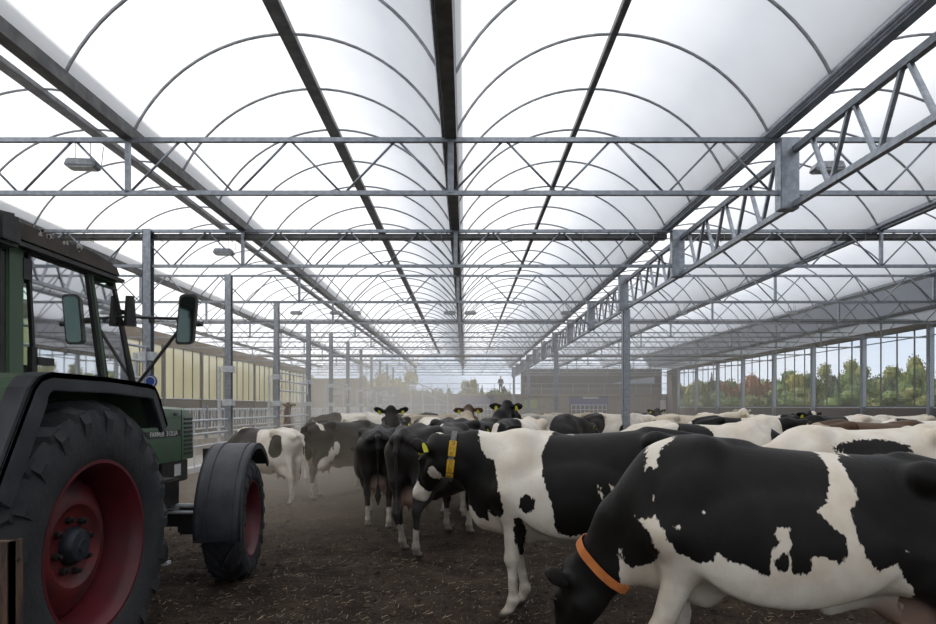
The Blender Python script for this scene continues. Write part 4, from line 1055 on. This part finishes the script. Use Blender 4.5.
tp(MB().box(CX-.04, CX+.0, 2.85, 3.5, 1.2, 1.78), 'rear_quarter_panel', GREEN2)
d = tp(MB().quad((CL+.03, 4.78, 1.75), (CX-.03, 4.78, 1.75), (CX-.03, 4.50, 2.55), (CL+.03, 4.50, 2.55)), 'windscreen', CGL)
d = tp(MB().quad((CL+.03, 2.85, 1.75), (CX-.03, 2.85, 1.75), (CX-.03, 2.73, 2.55), (CL+.03, 2.73, 2.55)), 'rear_window', CGL)
m = MB().prism([(2.45, 2.60), (2.55, 2.665), (3.0, 2.69), (4.2, 2.695), (4.46, 2.665), (4.53, 2.575), (4.46, 2.565), (2.5, 2.565)], CL-.12, CX+.06, 'x')
rf = tp(m, 'cab_roof', ROOFM, bevel=.025, smooth=True)
MB().box(CL-.13, CX+.075, 2.5, 4.52, 2.548, 2.572).build('roof_gutter_trim', BLK, rf)
r = random.Random(2); m = MB()
for k in range(15):
    y = r.uniform(3.42, 4.05); z = r.uniform(2.655, 2.69); m.prism([(y, z), (y+r.uniform(.01, .03), z+.012), (y+r.uniform(.02, .035), z-r.uniform(.0, .012)), (y+.008, z-r.uniform(.01, .03))], CX+.059, CX+.063, 'x')
m.build('chipped_paint', mat('chipped_paint', (.45, .43, .40), .8), rf)
tp(MB().prism([(3.18, 2.5), (3.18, 2.66), (3.33, 2.68), (3.36, 2.5)], CX+.0, CX+.17, 'x'), 'work_light', BLK, bevel=.02)
tp(MB().tube([(CX+.06, 4.62, 2.25), (CX+.06, 4.62, 2.47)], [.045, .03], 10).bar((CX+.0, 4.62, 2.35), (CX+.06, 4.62, 2.35), .03, .03), 'front_light', BLK)
# interior
tp(MB().box(-3.62, -3.1, 3.25, 3.75, 1.5, 1.68).box(-3.62, -3.1, 3.15, 3.3, 1.6, 2.25), 'driver_seat', BLK, bevel=.04)
m = MB(); ring = [(-3.36+.2*math.cos(2*PI*k/20), 4.12+.16*math.sin(2*PI*k/20)*.8, 1.98+.16*math.sin(2*PI*k/20)*.5) for k in range(21)]; m.tube(ring, .014, 6, cap=False)
m.tube([(-3.36, 4.5, 1.6), (-3.36, 4.12, 1.98)], .03, 8).bar((-3.55, 4.12, 1.98), (-3.17, 4.12, 1.98), .02, .02); tp(m, 'steering_wheel', BLK)
tp(MB().box(-3.6, -3.1, 4.35, 4.68, 1.55, 1.95), 'dashboard', BLK, bevel=.03)
tp(MB().tube([(-3.9, 3.9, 1.3), (-3.9, 3.95, 1.95)], .015, 6).tube([(-2.8, 3.7, 1.3), (-2.8, 3.78, 1.88)], .015, 6).box(-2.9, -2.7, 3.4, 4.1, 1.3, 1.62), 'control_lever', BLK)
tp(MB().tube([(-2.66, 4.62, 1.75), (-2.66, 4.5, 2.5)], .05, 8), 'wiper_and_column', BLK)
# mirror
m = MB().tube([(CX, 4.56, 2.31), (-2.15, 4.86, 2.335)], .011, 8).tube([(CX, 4.80, 1.80), (-2.22, 4.86, 2.26), (-2.19, 4.86, 2.335)], .013, 8); m.cbox((-2.36, 4.7, 2.30), (.03, .03, .03))
arm = tp(m, 'mirror_arm', BLK, smooth=True)
mx, my, mz = -2.10, 4.70, 2.31
def rrect(w_, h_, y, r_=.03, tw=-.09, off=(0, 0)):
    pts = []
    for cx_, cz_, a0 in ((w_-r_, h_-r_, 0), (-w_+r_, h_-r_, 90), (-w_+r_, -h_+r_, 180), (w_-r_, -h_+r_, 270)):
        for k in range(4): a = math.radians(a0+30*k); px_, pz_ = cx_+r_*math.cos(a), cz_+r_*math.sin(a); pts.append((mx+off[0]+px_*math.cos(tw)-pz_*math.sin(tw)*-1*0+pz_*tw*-1, y, mz+pz_))
    return pts
def slab(p, q):
    m = MB(); n = len(p); m.v += p+q; m.f += [tuple(range(n))[::-1], tuple(range(n, 2*n))]+[(i, (i+1) % n, n+(i+1) % n, n+i) for i in range(n)]; return m
mh = tp(slab(rrect(.068, .19, my), rrect(.06, .18, my+.05)), 'mirror_housing', BLK)
slab(rrect(.056, .172, my-.004), rrect(.056, .172, my+.001)).build('mirror_glass', mat('mirror_glass', (.10, .14, .12), .06, .9, (.08, .11, .10), 3), mh)
tp(MB().lathe([(0, .022), (.04, .02)], (-2.03, my+.03, 2.28), 'x', 10).bar((-2.2, 4.8, 2.32), (-2.12, 4.74, 2.30), .04, .04), 'mirror_knob', BLK)
m = MB().lathe([(0, .048), (.012, .048)], (-2.33, 4.62, 1.84), 'y', 20); bd = tp(m, 'round_badge', mat('badge_blue', (.03, .08, .32), .4))
MB().lathe([(-.003, .041), (0, .041)], (-2.33, 4.62, 1.84), 'y', 20).build('badge_face', WHT, bd)
MB().lathe([(-.006, .032), (-.003, .032)], (-2.33, 4.62, 1.84), 'y', 20).build('badge_disc', bpy.data.materials['badge_blue'], bd)
tp(MB().bar((-2.33, 4.64, 1.84), (-2.45, 4.64, 1.74), .02, .02), 'badge_stalk', BLK)
# weathered post in the near left corner
RUST = mat('rusty_board', (.13, .075, .045), .85, 0, (.055, .035, .028), 9, bump=.5, stretch=(3, 3, .7), lo=.4, hi=.6)
ps_ = MB().box(-1.80, -1.725, 2.36, 2.40, 0, 1.14).box(-1.735, -1.725, 2.36, 2.44, 0, 1.14).build('rusty_post', RUST, bevel=.004); tag(ps_, 'rusty brown upright post with a bolt hole in the near left corner', 'post')
MB().lathe([(0, .009), (.004, .009)], (-1.7255, 2.41, 1.06), 'x', 12).build('bolt_hole', BLK, ps_)
# ================================================================ cows
def flank(pts, X, Y, hd, yl=.33):
    """photo-traced patch outlines brought onto the cow's own flank plane (local x, z)"""
    c, s_ = math.cos(math.radians(hd)), math.sin(math.radians(hd)); out = []
    for px, py in pts:
        dx, dz = (px-465)/624, -(py-407)/624           # ray (dx,1,dz)
        # local y = -(wx-X)*s + (wy-Y)*c = yl
        t = (yl-X*s_+Y*c)/(-dx*s_+c); wx, wy, wz = dx*t, t, EYE+dz*t
        out.append(((wx-X)*c+(wy-Y)*s_, wz))
    return out
AX, AY, AH = 1.76, 3.22, 170
BX, BY, BH = 1.00, 4.98, 178
A_WHITE = [(637,529),(644,530.3),(652,529.7),(657.8,523.9),(662.4,533),(669.3,547),(676,556),(682,563),(700.6,570.4),(713,568.6),(716.7,557.9),(729,566.8),(743.6,570.4),(754,575.8),(768.8,581),(767,566.8),(770.6,556),(776,547),(772.4,538),(775.2,532),(790.3,532.8),(789.6,541.7),(791.4,548.9),(786.7,557.9),(788.5,566.8),(790.3,577.6),(800,578),(810,575.8),(806.4,561.5),(819,559.7),(837,568.6),(846,554.3),(844,543.5),(826,529),(818,518.4),(829.8,507.6),(837,493),(841,475.4),(841,464.6),(837,453.8),(838,430),(915,430),(908.7,459),(887,461),(875.7,470),(871,465.7),(861,470),(862,482.5),(867.4,507.6),(854.9,518.4),(855.6,532.8),(865.6,561.5),(880,577.6),(903,570.4),(910.5,586.6),(923,601),(928.4,619),(935,660),(940,780),(590,780),(624,640),(622,566),(626.6,566.6),(629,579),(634.7,586),(641.6,585),(651,581.6),(659,577),(661,565),(656.6,556),(648.5,541)]
A_W2 = [(659.4,448.5),(694.6,441),(666.8,461.3),(663.6,478.4),(660.4,480.5),(655,478),(648.7,486.5),(648,483.7),(651.9,474),(651.9,463.4)]
A_W3 = [(724,435),(740,435),(738,445),(733,444)]
A_SP = [((679,535.6),(4,3)),((706,521),(3,2)),((911.6,559.7),(3,2)),((658,509),(1.6,4))]
A_BK = [((782,568),(7,8.5))]
B_WHITE = [(479,446),(484,459),(494,461.7),(496.6,477),(497.7,489.7),(503.8,513),(500,520),(494,520),(487.6,511),(488,526),(478,522),(470,512),(456,504),(440,503),(440,512),(460,530),(490,780),(720,780),(720,556),(660,560),(600,549),(590,541),(579,534.6),(570,536),(559.4,532.8),(554,525.6),(554,514.8),(551.5,504),(546.9,489.7),(543,477),(543,457),(552,439.5),(568,427),(568,400),(474,400)]
B_K2 = [(515.6,520),(520.7,518.4),(523.5,525.6),(527.8,534.6),(526.4,543.5),(527.8,554),(526.4,570),(521.7,568.6),(520,554),(515.6,543.5),(514.6,532.8)]
def ell_pts(c, r): return [(c[0]+r[0]*math.cos(2*PI*k/12), c[1]+r[1]*math.sin(2*PI*k/12)) for k in range(12)]
def patA(V):
    P = V[:, [0, 2]].copy()
    F = lambda q: poly_sd(P, flank(q, AX, AY, AH, .37))
    d = F(A_WHITE); d = np.minimum(d, F(A_W2)); d = np.minimum(d, F(A_W3))
    for c, r in A_SP: d = np.minimum(d, F(ell_pts(c, r)))
    for c, r in A_BK: d = np.maximum(d, -F(ell_pts(c, r)))
    return -d-.004
def patB(V):
    P = V[:, [0, 2]].copy()
    F = lambda q: poly_sd(P, flank(q, BX, BY, BH))
    d = F(B_WHITE)
    d = np.minimum(d, F([(596,484),(600,488),(603,499),(600,500),(597,492)])); d = np.minimum(d, F([(571,433),(580,434),(579,438),(572,437)]))
    d = np.minimum(d, F([(608,484),(616,487),(618,496),(612,505),(609,494)]))
    for q in (B_K2, ell_pts((527,504),(7,9))): d = np.maximum(d, -F(q))
    return -d-.004
def faceB(ha, hb, hc):
    v = np.minimum(.022-np.abs(hb)+.0, hc-.03); v = np.maximum(v, ha-.36); v = np.maximum(v, .055-np.sqrt((ha-.13)**2*1.0+(hc+.15)**2*1.5))
    return v
ca = cow('big black cow with jagged white belly and saddle band, nearest at right, head down', AX, AY, AH, h=.0125, poll=(1.15, -.12, .66), yaw=-42, pitch=-70, pattern=patA, face='black', fl=(.26, 0), fr=(-.05, 0), hl=(-.05, 0), hr=(.12, 0), fat=1.03, slope=.12, belly=.09, seed=11, tags=False)
st, rows, _ = fit_collar(ca, (1.05, -.07, .80), (.42, -.25, -.58), .05, COLO, off=.012, drop=.05, R0=.22, fb=.14); st['label'] = 'worn orange neck collar'
cb = cow('white cow with black head, neck and hindquarters, yellow numbered collar, facing left', BX, BY, BH, h=.0125, poll=(1.215, -.05, 1.315), yaw=-50, pitch=-52, pattern=patB, face=faceB, fl=(.02, 0), fr=(-.10, 0), hl=(.1, 0), hr=(-.1, 0), seed=12)
st, rows, (a_, s_, u_) = fit_collar(cb, (1.12, -.02, 1.13), (1, 0, .12), .045, STRAP, off=.008, R0=.34); st['label'] = 'grey strap collar with yellow numbers'
def collar_blocks(st, rows, spans, wide=.03):
    c0 = sum((rows[i][2] for i in range(56)), Vector())/56
    for s0, s1 in spans:
        m = MB(); dk = MB()
        for i in range(s0, s1):
            p = rows[i % 56]; q = rows[(i+1) % 56]; m.v += [tuple(c0+(x-c0)*k_) for x in ((p[3]+(p[3]-p[2])*.12), (p[2]+(p[2]-p[3])*.12), (q[2]+(q[2]-q[3])*.12), (q[3]+(q[3]-q[2])*.12)) for k_ in (1.01, 1.05)]
            n = len(m.v)-8; m.f += [(n+1, n+3, n+5, n+7), (n, n+6, n+4, n+2), (n, n+2, n+3, n+1), (n+2, n+4, n+5, n+3), (n+4, n+6, n+7, n+5), (n+6, n, n+1, n+7)]
            cc = c0+((p[2]+p[3]+q[2]+q[3])/4-c0)*1.056; ex = (p[2]-p[3]); ey = (q[3]-p[3])
            for fx_, fy_, wx, wy in ((-.28, 0, .04, .30), (.28, 0, .04, .30), (0, .32, .26, .05), (0, -.32, .26, .05), (0, 0, .2, .05)):
                if (i*7+int(fx_*9)) % 5 == 3: continue
                k_ = cc+ex*fx_+ey*fy_; dk.quad(k_-ex*wx-ey*wy, k_+ex*wx-ey*wy, k_+ex*wx+ey*wy, k_-ex*wx+ey*wy)
        o = m.build('number_block', COLY, st); dk.build('number', INK, o)
# find the camera-facing (local +y) side of the collar
ysort = sorted(range(56), key=lambda i: -rows[i][2].y); mid_i = ysort[0]
dirn = 1 if rows[(mid_i+4) % 56][2].z < rows[mid_i][2].z else -1
def span(z0, z1):
    ids = [k for k in range(-16, 17) if z0 > rows[(mid_i+dirn*k) % 56][2].z > z1 and rows[(mid_i+dirn*k) % 56][2].y > -.02]
    a, b = mid_i+dirn*ids[0], mid_i+dirn*ids[-1]; return (min(a, b), max(a, b)+1)
try: 
    def sp(k0, k1): a, b = mid_i+dirn*k0, mid_i+dirn*k1; return (min(a, b), max(a, b))
    collar_blocks(st, rows, [sp(-2, 1), sp(2, 8), sp(9, 12)])
except Exception as e_: print('COLLAR', repr(e_))
W = lambda px, D: (px-465)/624*D
# others: label, px of body centre, depth, heading, options
herd = [
 ('white-backed cow with one dark round back patch, behind the two nearest', 703, 7.15, 5, dict(spots=('w', [(-.20, 1.36, .19, .13), (.9, 1.1, .2, .3), (-.85, 1.0, .2, .3), (-.8, .9, .2, .3)]), seed=21, poll=(1.3, 0, .95), pitch=-60, h=.018)),
 ('white cow with long dark side patch, behind the big black cow at right', 872, 5.75, 176, dict(spots=('w', [(.05, 1.27, .60, .15), (.1, 1.45, .22, .035), (-.85, 1.25, .2, .2)]), seed=26, poll=(1.25, 0, .9), pitch=-60, h=.016)),
 ('grey-brown backed cow beyond the white cow at right', 872, 8.6, 4, dict(whiteness=.3, seed=31, coat='brown', poll=(1.3, 0, 1.0), pitch=-50)),
 ('pale cow with black neck at the right edge', 935, 10.4, 170, dict(whiteness=.5, seed=33, poll=(1.3, 0, 1.1), pitch=-50)),
 ('low pale cow behind the brown-backed cow at right', 838, 13.5, 184, dict(whiteness=.5, seed=35, poll=(1.3, 0, 1.1), pitch=-40)),
 ('white cow with black shoulders in the right background row', 738, 12.0, 5, dict(whiteness=.35, seed=41, poll=(1.35, 0, 1.3), pitch=-40)),
 ('cream cow at the left end of the right background row', 690, 15.4, 6, dict(whiteness=1, seed=42, face='white', coat='cream', poll=(1.35, 0, 1.45), pitch=-35)),
 ('dark cow facing the camera in the right background', 772, 14.8, -80, dict(whiteness=-1, seed=43, face='blaze', poll=(1.3, 0, 1.45), pitch=-50)),
 ('black cow with yellow ear tags at the right background', 796, 17.2, -110, dict(whiteness=-.4, seed=44, face='blaze', poll=(1.3, 0, 1.42), pitch=-50)),
 ('white-faced cow between the right background cows', 715, 19.5, -75, dict(whiteness=1, seed=45, face='white', poll=(1.3, 0, 1.5), pitch=-50)),
 ('white cow with black hindquarters left of the broad middle post', 616, 18.0, 3, dict(spots=('w', [(-.75, 1.2, .35, .35), (.2, 1.0, .25, .2)]), seed=51, poll=(1.3, 0, 1.25), pitch=-40)),
 ('cream spotted cow in the middle background', 572, 19, 150, dict(whiteness=1.3, seed=52, coat='brown', poll=(1.3, 0, 1.3), pitch=-40)),
 ('dark grey cow standing left of the cream spotted cow', 548, 16.0, 20, dict(whiteness=.1, seed=53, coat='grey', poll=(1.3, 0, 1.1), pitch=-50)),
 ('black cow facing the camera right of the broad middle post', 642, 21, -85, dict(whiteness=-1, seed=54, poll=(1.3, 0, 1.5), pitch=-50)),
 ('black cow with raised ears seen over the white back, middle', 476, 9.8, 62, dict(whiteness=-.3, seed=61, poll=(1.22, 0, 1.66), pitch=-20, h=.018)),
 ('black and white cow with white blaze peering over the white back', 520, 9.3, -112, dict(whiteness=-.1, seed=62, face='blaze', poll=(1.24, .1, 1.32), pitch=-52, yaw=-20, h=.018)),
 ('cow with brown raised head and white flank seen from behind', 462, 11.4, 84, dict(whiteness=.9, seed=63, poll=(1.25, 0, 1.60), pitch=-10, coat='brown')),
 ('black cow with yellow ear tags turned away, left of the brown-headed cow', 440, 10.2, 110, dict(whiteness=-.1, seed=64, poll=(1.3, 0, 1.3), pitch=-50, h=.018)),
 ('dark grey cow walking away behind the collared head', 437, 7.6, 66, dict(spots=('b', [(.3, .2, .01, .01)]), seed=65, coat='grey', poll=(1.3, 0, 1.15), pitch=-50, h=.018, hl=(.12, 0), hr=(-.12, 0))),
 ('black cow facing the camera with two yellow ear tags', 395, 12.2, -87, dict(whiteness=-1.5, seed=66, face='black', poll=(1.18, 0, 1.56), pitch=-58, h=.018)),
 ('dark cow seen from behind with brown udder, below the tagged head', 379, 9.0, 97, dict(spots=('b', [(.6, .5, .1, .2)]), seed=67, poll=(1.3, .2, 1.0), pitch=-60, h=.018, hl=(.08, 0), hr=(-.1, 0))),
 ('dark cow with white thigh patches and hanging tail, walking in the dust', 343, 11.6, 52, dict(spots=('b', [(-.70, 1.38, .09, .16), (-.56, .80, .07, .2), (-.44, .98, .07, .12), (-.66, .5, .12, .3)]), seed=68, poll=(1.3, 0, 1.1), pitch=-50, h=.018, hl=(.2, 0), hr=(-.2, 0), fl=(-.1, 0), fr=(.15, 0), tail=.1)),
 ('black and white cow behind the front tractor wheel, tail towards the dust', 266, 10.9, 150, dict(spots=('w', [(.30, 1.12, .42, .36), (-.58, 1.15, .24, .30), (.75, 1.1, .3, .3), (-.98, 1.1, .07, .35)]), seed=69, poll=(1.25, .0, .85), pitch=-55, h=.018, hl=(-.15, 0), hr=(.12, 0), tail=-.1)),
 ('black-headed brown cow looking over the left rails', 262, 26.5, -68, dict(whiteness=-2, seed=70, coat='brown', poll=(1.3, 0, 1.72), pitch=-25)),
 ('pale cow in the dust beyond the walking dark cow', 378, 17, 20, dict(whiteness=.8, seed=71, poll=(1.3, 0, 1.2), pitch=-40)),
 ('white-backed cow in the dust at the left background', 412, 20, 170, dict(whiteness=.8, seed=72, poll=(1.3, 0, 1.2), pitch=-40)),
 ('brown and white cow half hidden in the left background', 432, 16.5, 30, dict(whiteness=1.2, seed=73, coat='brown', poll=(1.3, 0, 1.3), pitch=-40)),
 ('white cow at the far left group beside the posts', 352, 21, 185, dict(whiteness=.6, seed=74, poll=(1.3, 0, 1.2), pitch=-40)),
 ('dark cow at the far centre before the left blue door', 506, 24, 95, dict(whiteness=-.6, seed=75, poll=(1.3, 0, 1.4), pitch=-40)),
 ('far spotted cow close to the right window wall, rightmost of the far ones', 905, 15.5, 176, dict(whiteness=.9, seed=76, poll=(1.3, 0, 1.0), pitch=-50)),
]
SCL = {22: .88, 21: .95, 20: .93}
for i, (lab, px, D, hd, kw) in enumerate(herd):
    kw = dict(kw); kw.setdefault('h', .024); kw.setdefault('tags', True)
    x_ = W(px, D) if i != 23 else -7.65
    cow(lab, x_, D, hd, scale=SCL.get(i, 1.0), **kw)

# ================================================================ people on the far gallery
def person(label, X, Y, Z, hd, sit=False, top=(.05, .05, .06), low=(.03, .03, .04)):
    S = SDF((-.45, -.45, -.03), (.6, .45, 1.85), .025)
    C, E = S.cone, S.ell
    z0 = -.42 if sit else 0
    if not sit:
        for y in (-1, 1):
            C((0, y*.09, .93), (.01, y*.10, .50), .09, .06, .05); C((.01, y*.10, .50), (-.01, y*.10, .09), .06, .042, .03); C((-.02, y*.10, .05), (.16, y*.11, .035), .045, .035, .03)
    else:
        for y in (-1, 1):
            C((0, y*.10, .50), (.42, y*.12, .50), .09, .065, .05); C((.42, y*.12, .50), (.40, y*.12, .09), .06, .042, .03); C((.38, y*.12, .05), (.54, y*.12, .035), .045, .035, .03)
    C((0, 0, .98+z0), (.0, 0, 1.14+z0), .135, .125, .08, .85); C((0, 0, 1.14+z0), (.0, 0, 1.36+z0), .13, .15, .08, .8)
    C((0, -.15, 1.40+z0), (0, .15, 1.40+z0), .07, .07, .06); C((0, 0, 1.42+z0), (.02, 0, 1.55+z0), .055, .05, .03); E((.02, 0, 1.65+z0), (.095, .078, .115), .03)
    E((.115, 0, 1.64+z0), (.02, .014, .022), .015)
    for y in (-1, 1):
        el = (.02, y*.26, 1.13+z0); ha = (.24, y*.20, 1.02+z0); C((0, y*.19, 1.39+z0), el, .055, .043, .04); C(el, ha, .042, .03, .03); E(ha, (.05, .03, .04), .02)
        E((.02, y*.08, 1.64+z0), (.02, .012, .03), .01)
    V, Q = S.mesh(1); z = V[:, 2]-z0; rr = np.hypot(V[:, 0], V[:, 1])
    m = bpy.data.materials.get('person_skin') or mat('person_skin', (.45, .28, .2), .6)
    me = np_mesh('person', V, Q, [m, mat('top_cloth', top, .8), mat('trouser_cloth', low, .8), mat('hair', (.04, .03, .02), .8)], {})
    ce = np.array([V[list(p.vertices)].mean(0) for p in me.polygons]); zz = ce[:, 2]-z0
    mi = np.where(zz > 1.50, np.where((zz > 1.69) | (ce[:, 0] < -.02), 3, 0), np.where((ce[:, 2] < (.96 if not sit else .62)), 2, 1))
    mi = np.where((ce[:, 0] > .2) & (np.abs(ce[:, 1]) > .13) & (zz < 1.1) & (zz > .93) , 0, mi)
    me.polygons.foreach_set('material_index', mi.astype(np.int32))
    o = bpy.data.objects.new('person', me); COL.objects.link(o); o.location = (X, Y, Z); o.rotation_euler.z = math.radians(hd); return tag(o, label, 'person')
person('person in dark clothes standing on the far gallery, elbows bent', 3.45, 60.3, 2.88, -100)
st_ = MB().box(.1, .6, 60.1, 60.6, 2.88, 3.30).build('stool', M['dark'], bevel=.01); tag(st_, 'low dark box seat on the far gallery under the sitting person', 'seat')
person('person in dark clothes sitting low on the far gallery', .35, 60.35, 2.88, -90, sit=True, top=(.04, .04, .035))
# ================================================================ dust in the air
def dust(name, lab, c, rad, dens, col=(1, .90, .78), parent=None):
    m = bpy.data.materials.new('dust'); m.use_nodes = True; t = m.node_tree; t.nodes.clear()
    o = t.nodes.new('ShaderNodeOutputMaterial'); v = t.nodes.new('ShaderNodeVolumeScatter'); v.inputs['Color'].default_value = (*col, 1); v.inputs['Density'].default_value = dens; v.inputs['Anisotropy'].default_value = .35
    t.links.new(v.outputs[0], o.inputs['Volume'])
    mb = MB(); n = 20; mb.lathe([(rad[2]*-math.cos(PI*i/12), max(1e-3, math.sin(PI*i/12))) for i in range(13)], (0, 0, 0), 'z', n)
    mb.v = [(x*rad[0], y*rad[1], z) for x, y, z in mb.v]
    ob = mb.build(name, m, loc=c, smooth=True); 
    if parent: ob.parent = parent; ob.location = (0, 0, 0)
    else: tag(ob, lab, 'dust', kind='stuff')
    return ob
HZ = MB().box(-14.9, 19.8, 14.0, 59.0, .02, 5.2)
hm = bpy.data.materials.new('air_haze'); hm.use_nodes = True; t = hm.node_tree; t.nodes.clear()
o = t.nodes.new('ShaderNodeOutputMaterial'); v = t.nodes.new('ShaderNodeVolumeScatter'); v.inputs['Color'].default_value = (1, .92, .82, 1); v.inputs['Density'].default_value = .0095; v.inputs['Anisotropy'].default_value = .3
t.links.new(v.outputs[0], o.inputs['Volume'])
ob = HZ.build('dusty_air', hm); tag(ob, 'thin dusty haze hanging in the far half of the barn', 'haze', kind='stuff')
dc = dust('dust_cloud', 'pale brown dust stirred up among the walking cows at left', (-2.2, 12.0, .2), (3.9, 5.0, 1.5), .025, (1, .84, .66))
for rr, dd in (((3.7, 4.8, 1.2), .025), ((3.5, 4.5, .9), .03), ((3.2, 4.2, .62), .035), ((2.8, 3.8, .4), .04)): dust('dense_dust', '', (0, 0, 0), rr, dd, (1, .84, .66), dc)
dust('dust_cloud', 'dust rising in the far left of the barn near the stair', (-4.6, 40, 1.2), (6.5, 16, 3.4), .034, (1, .88, .72))
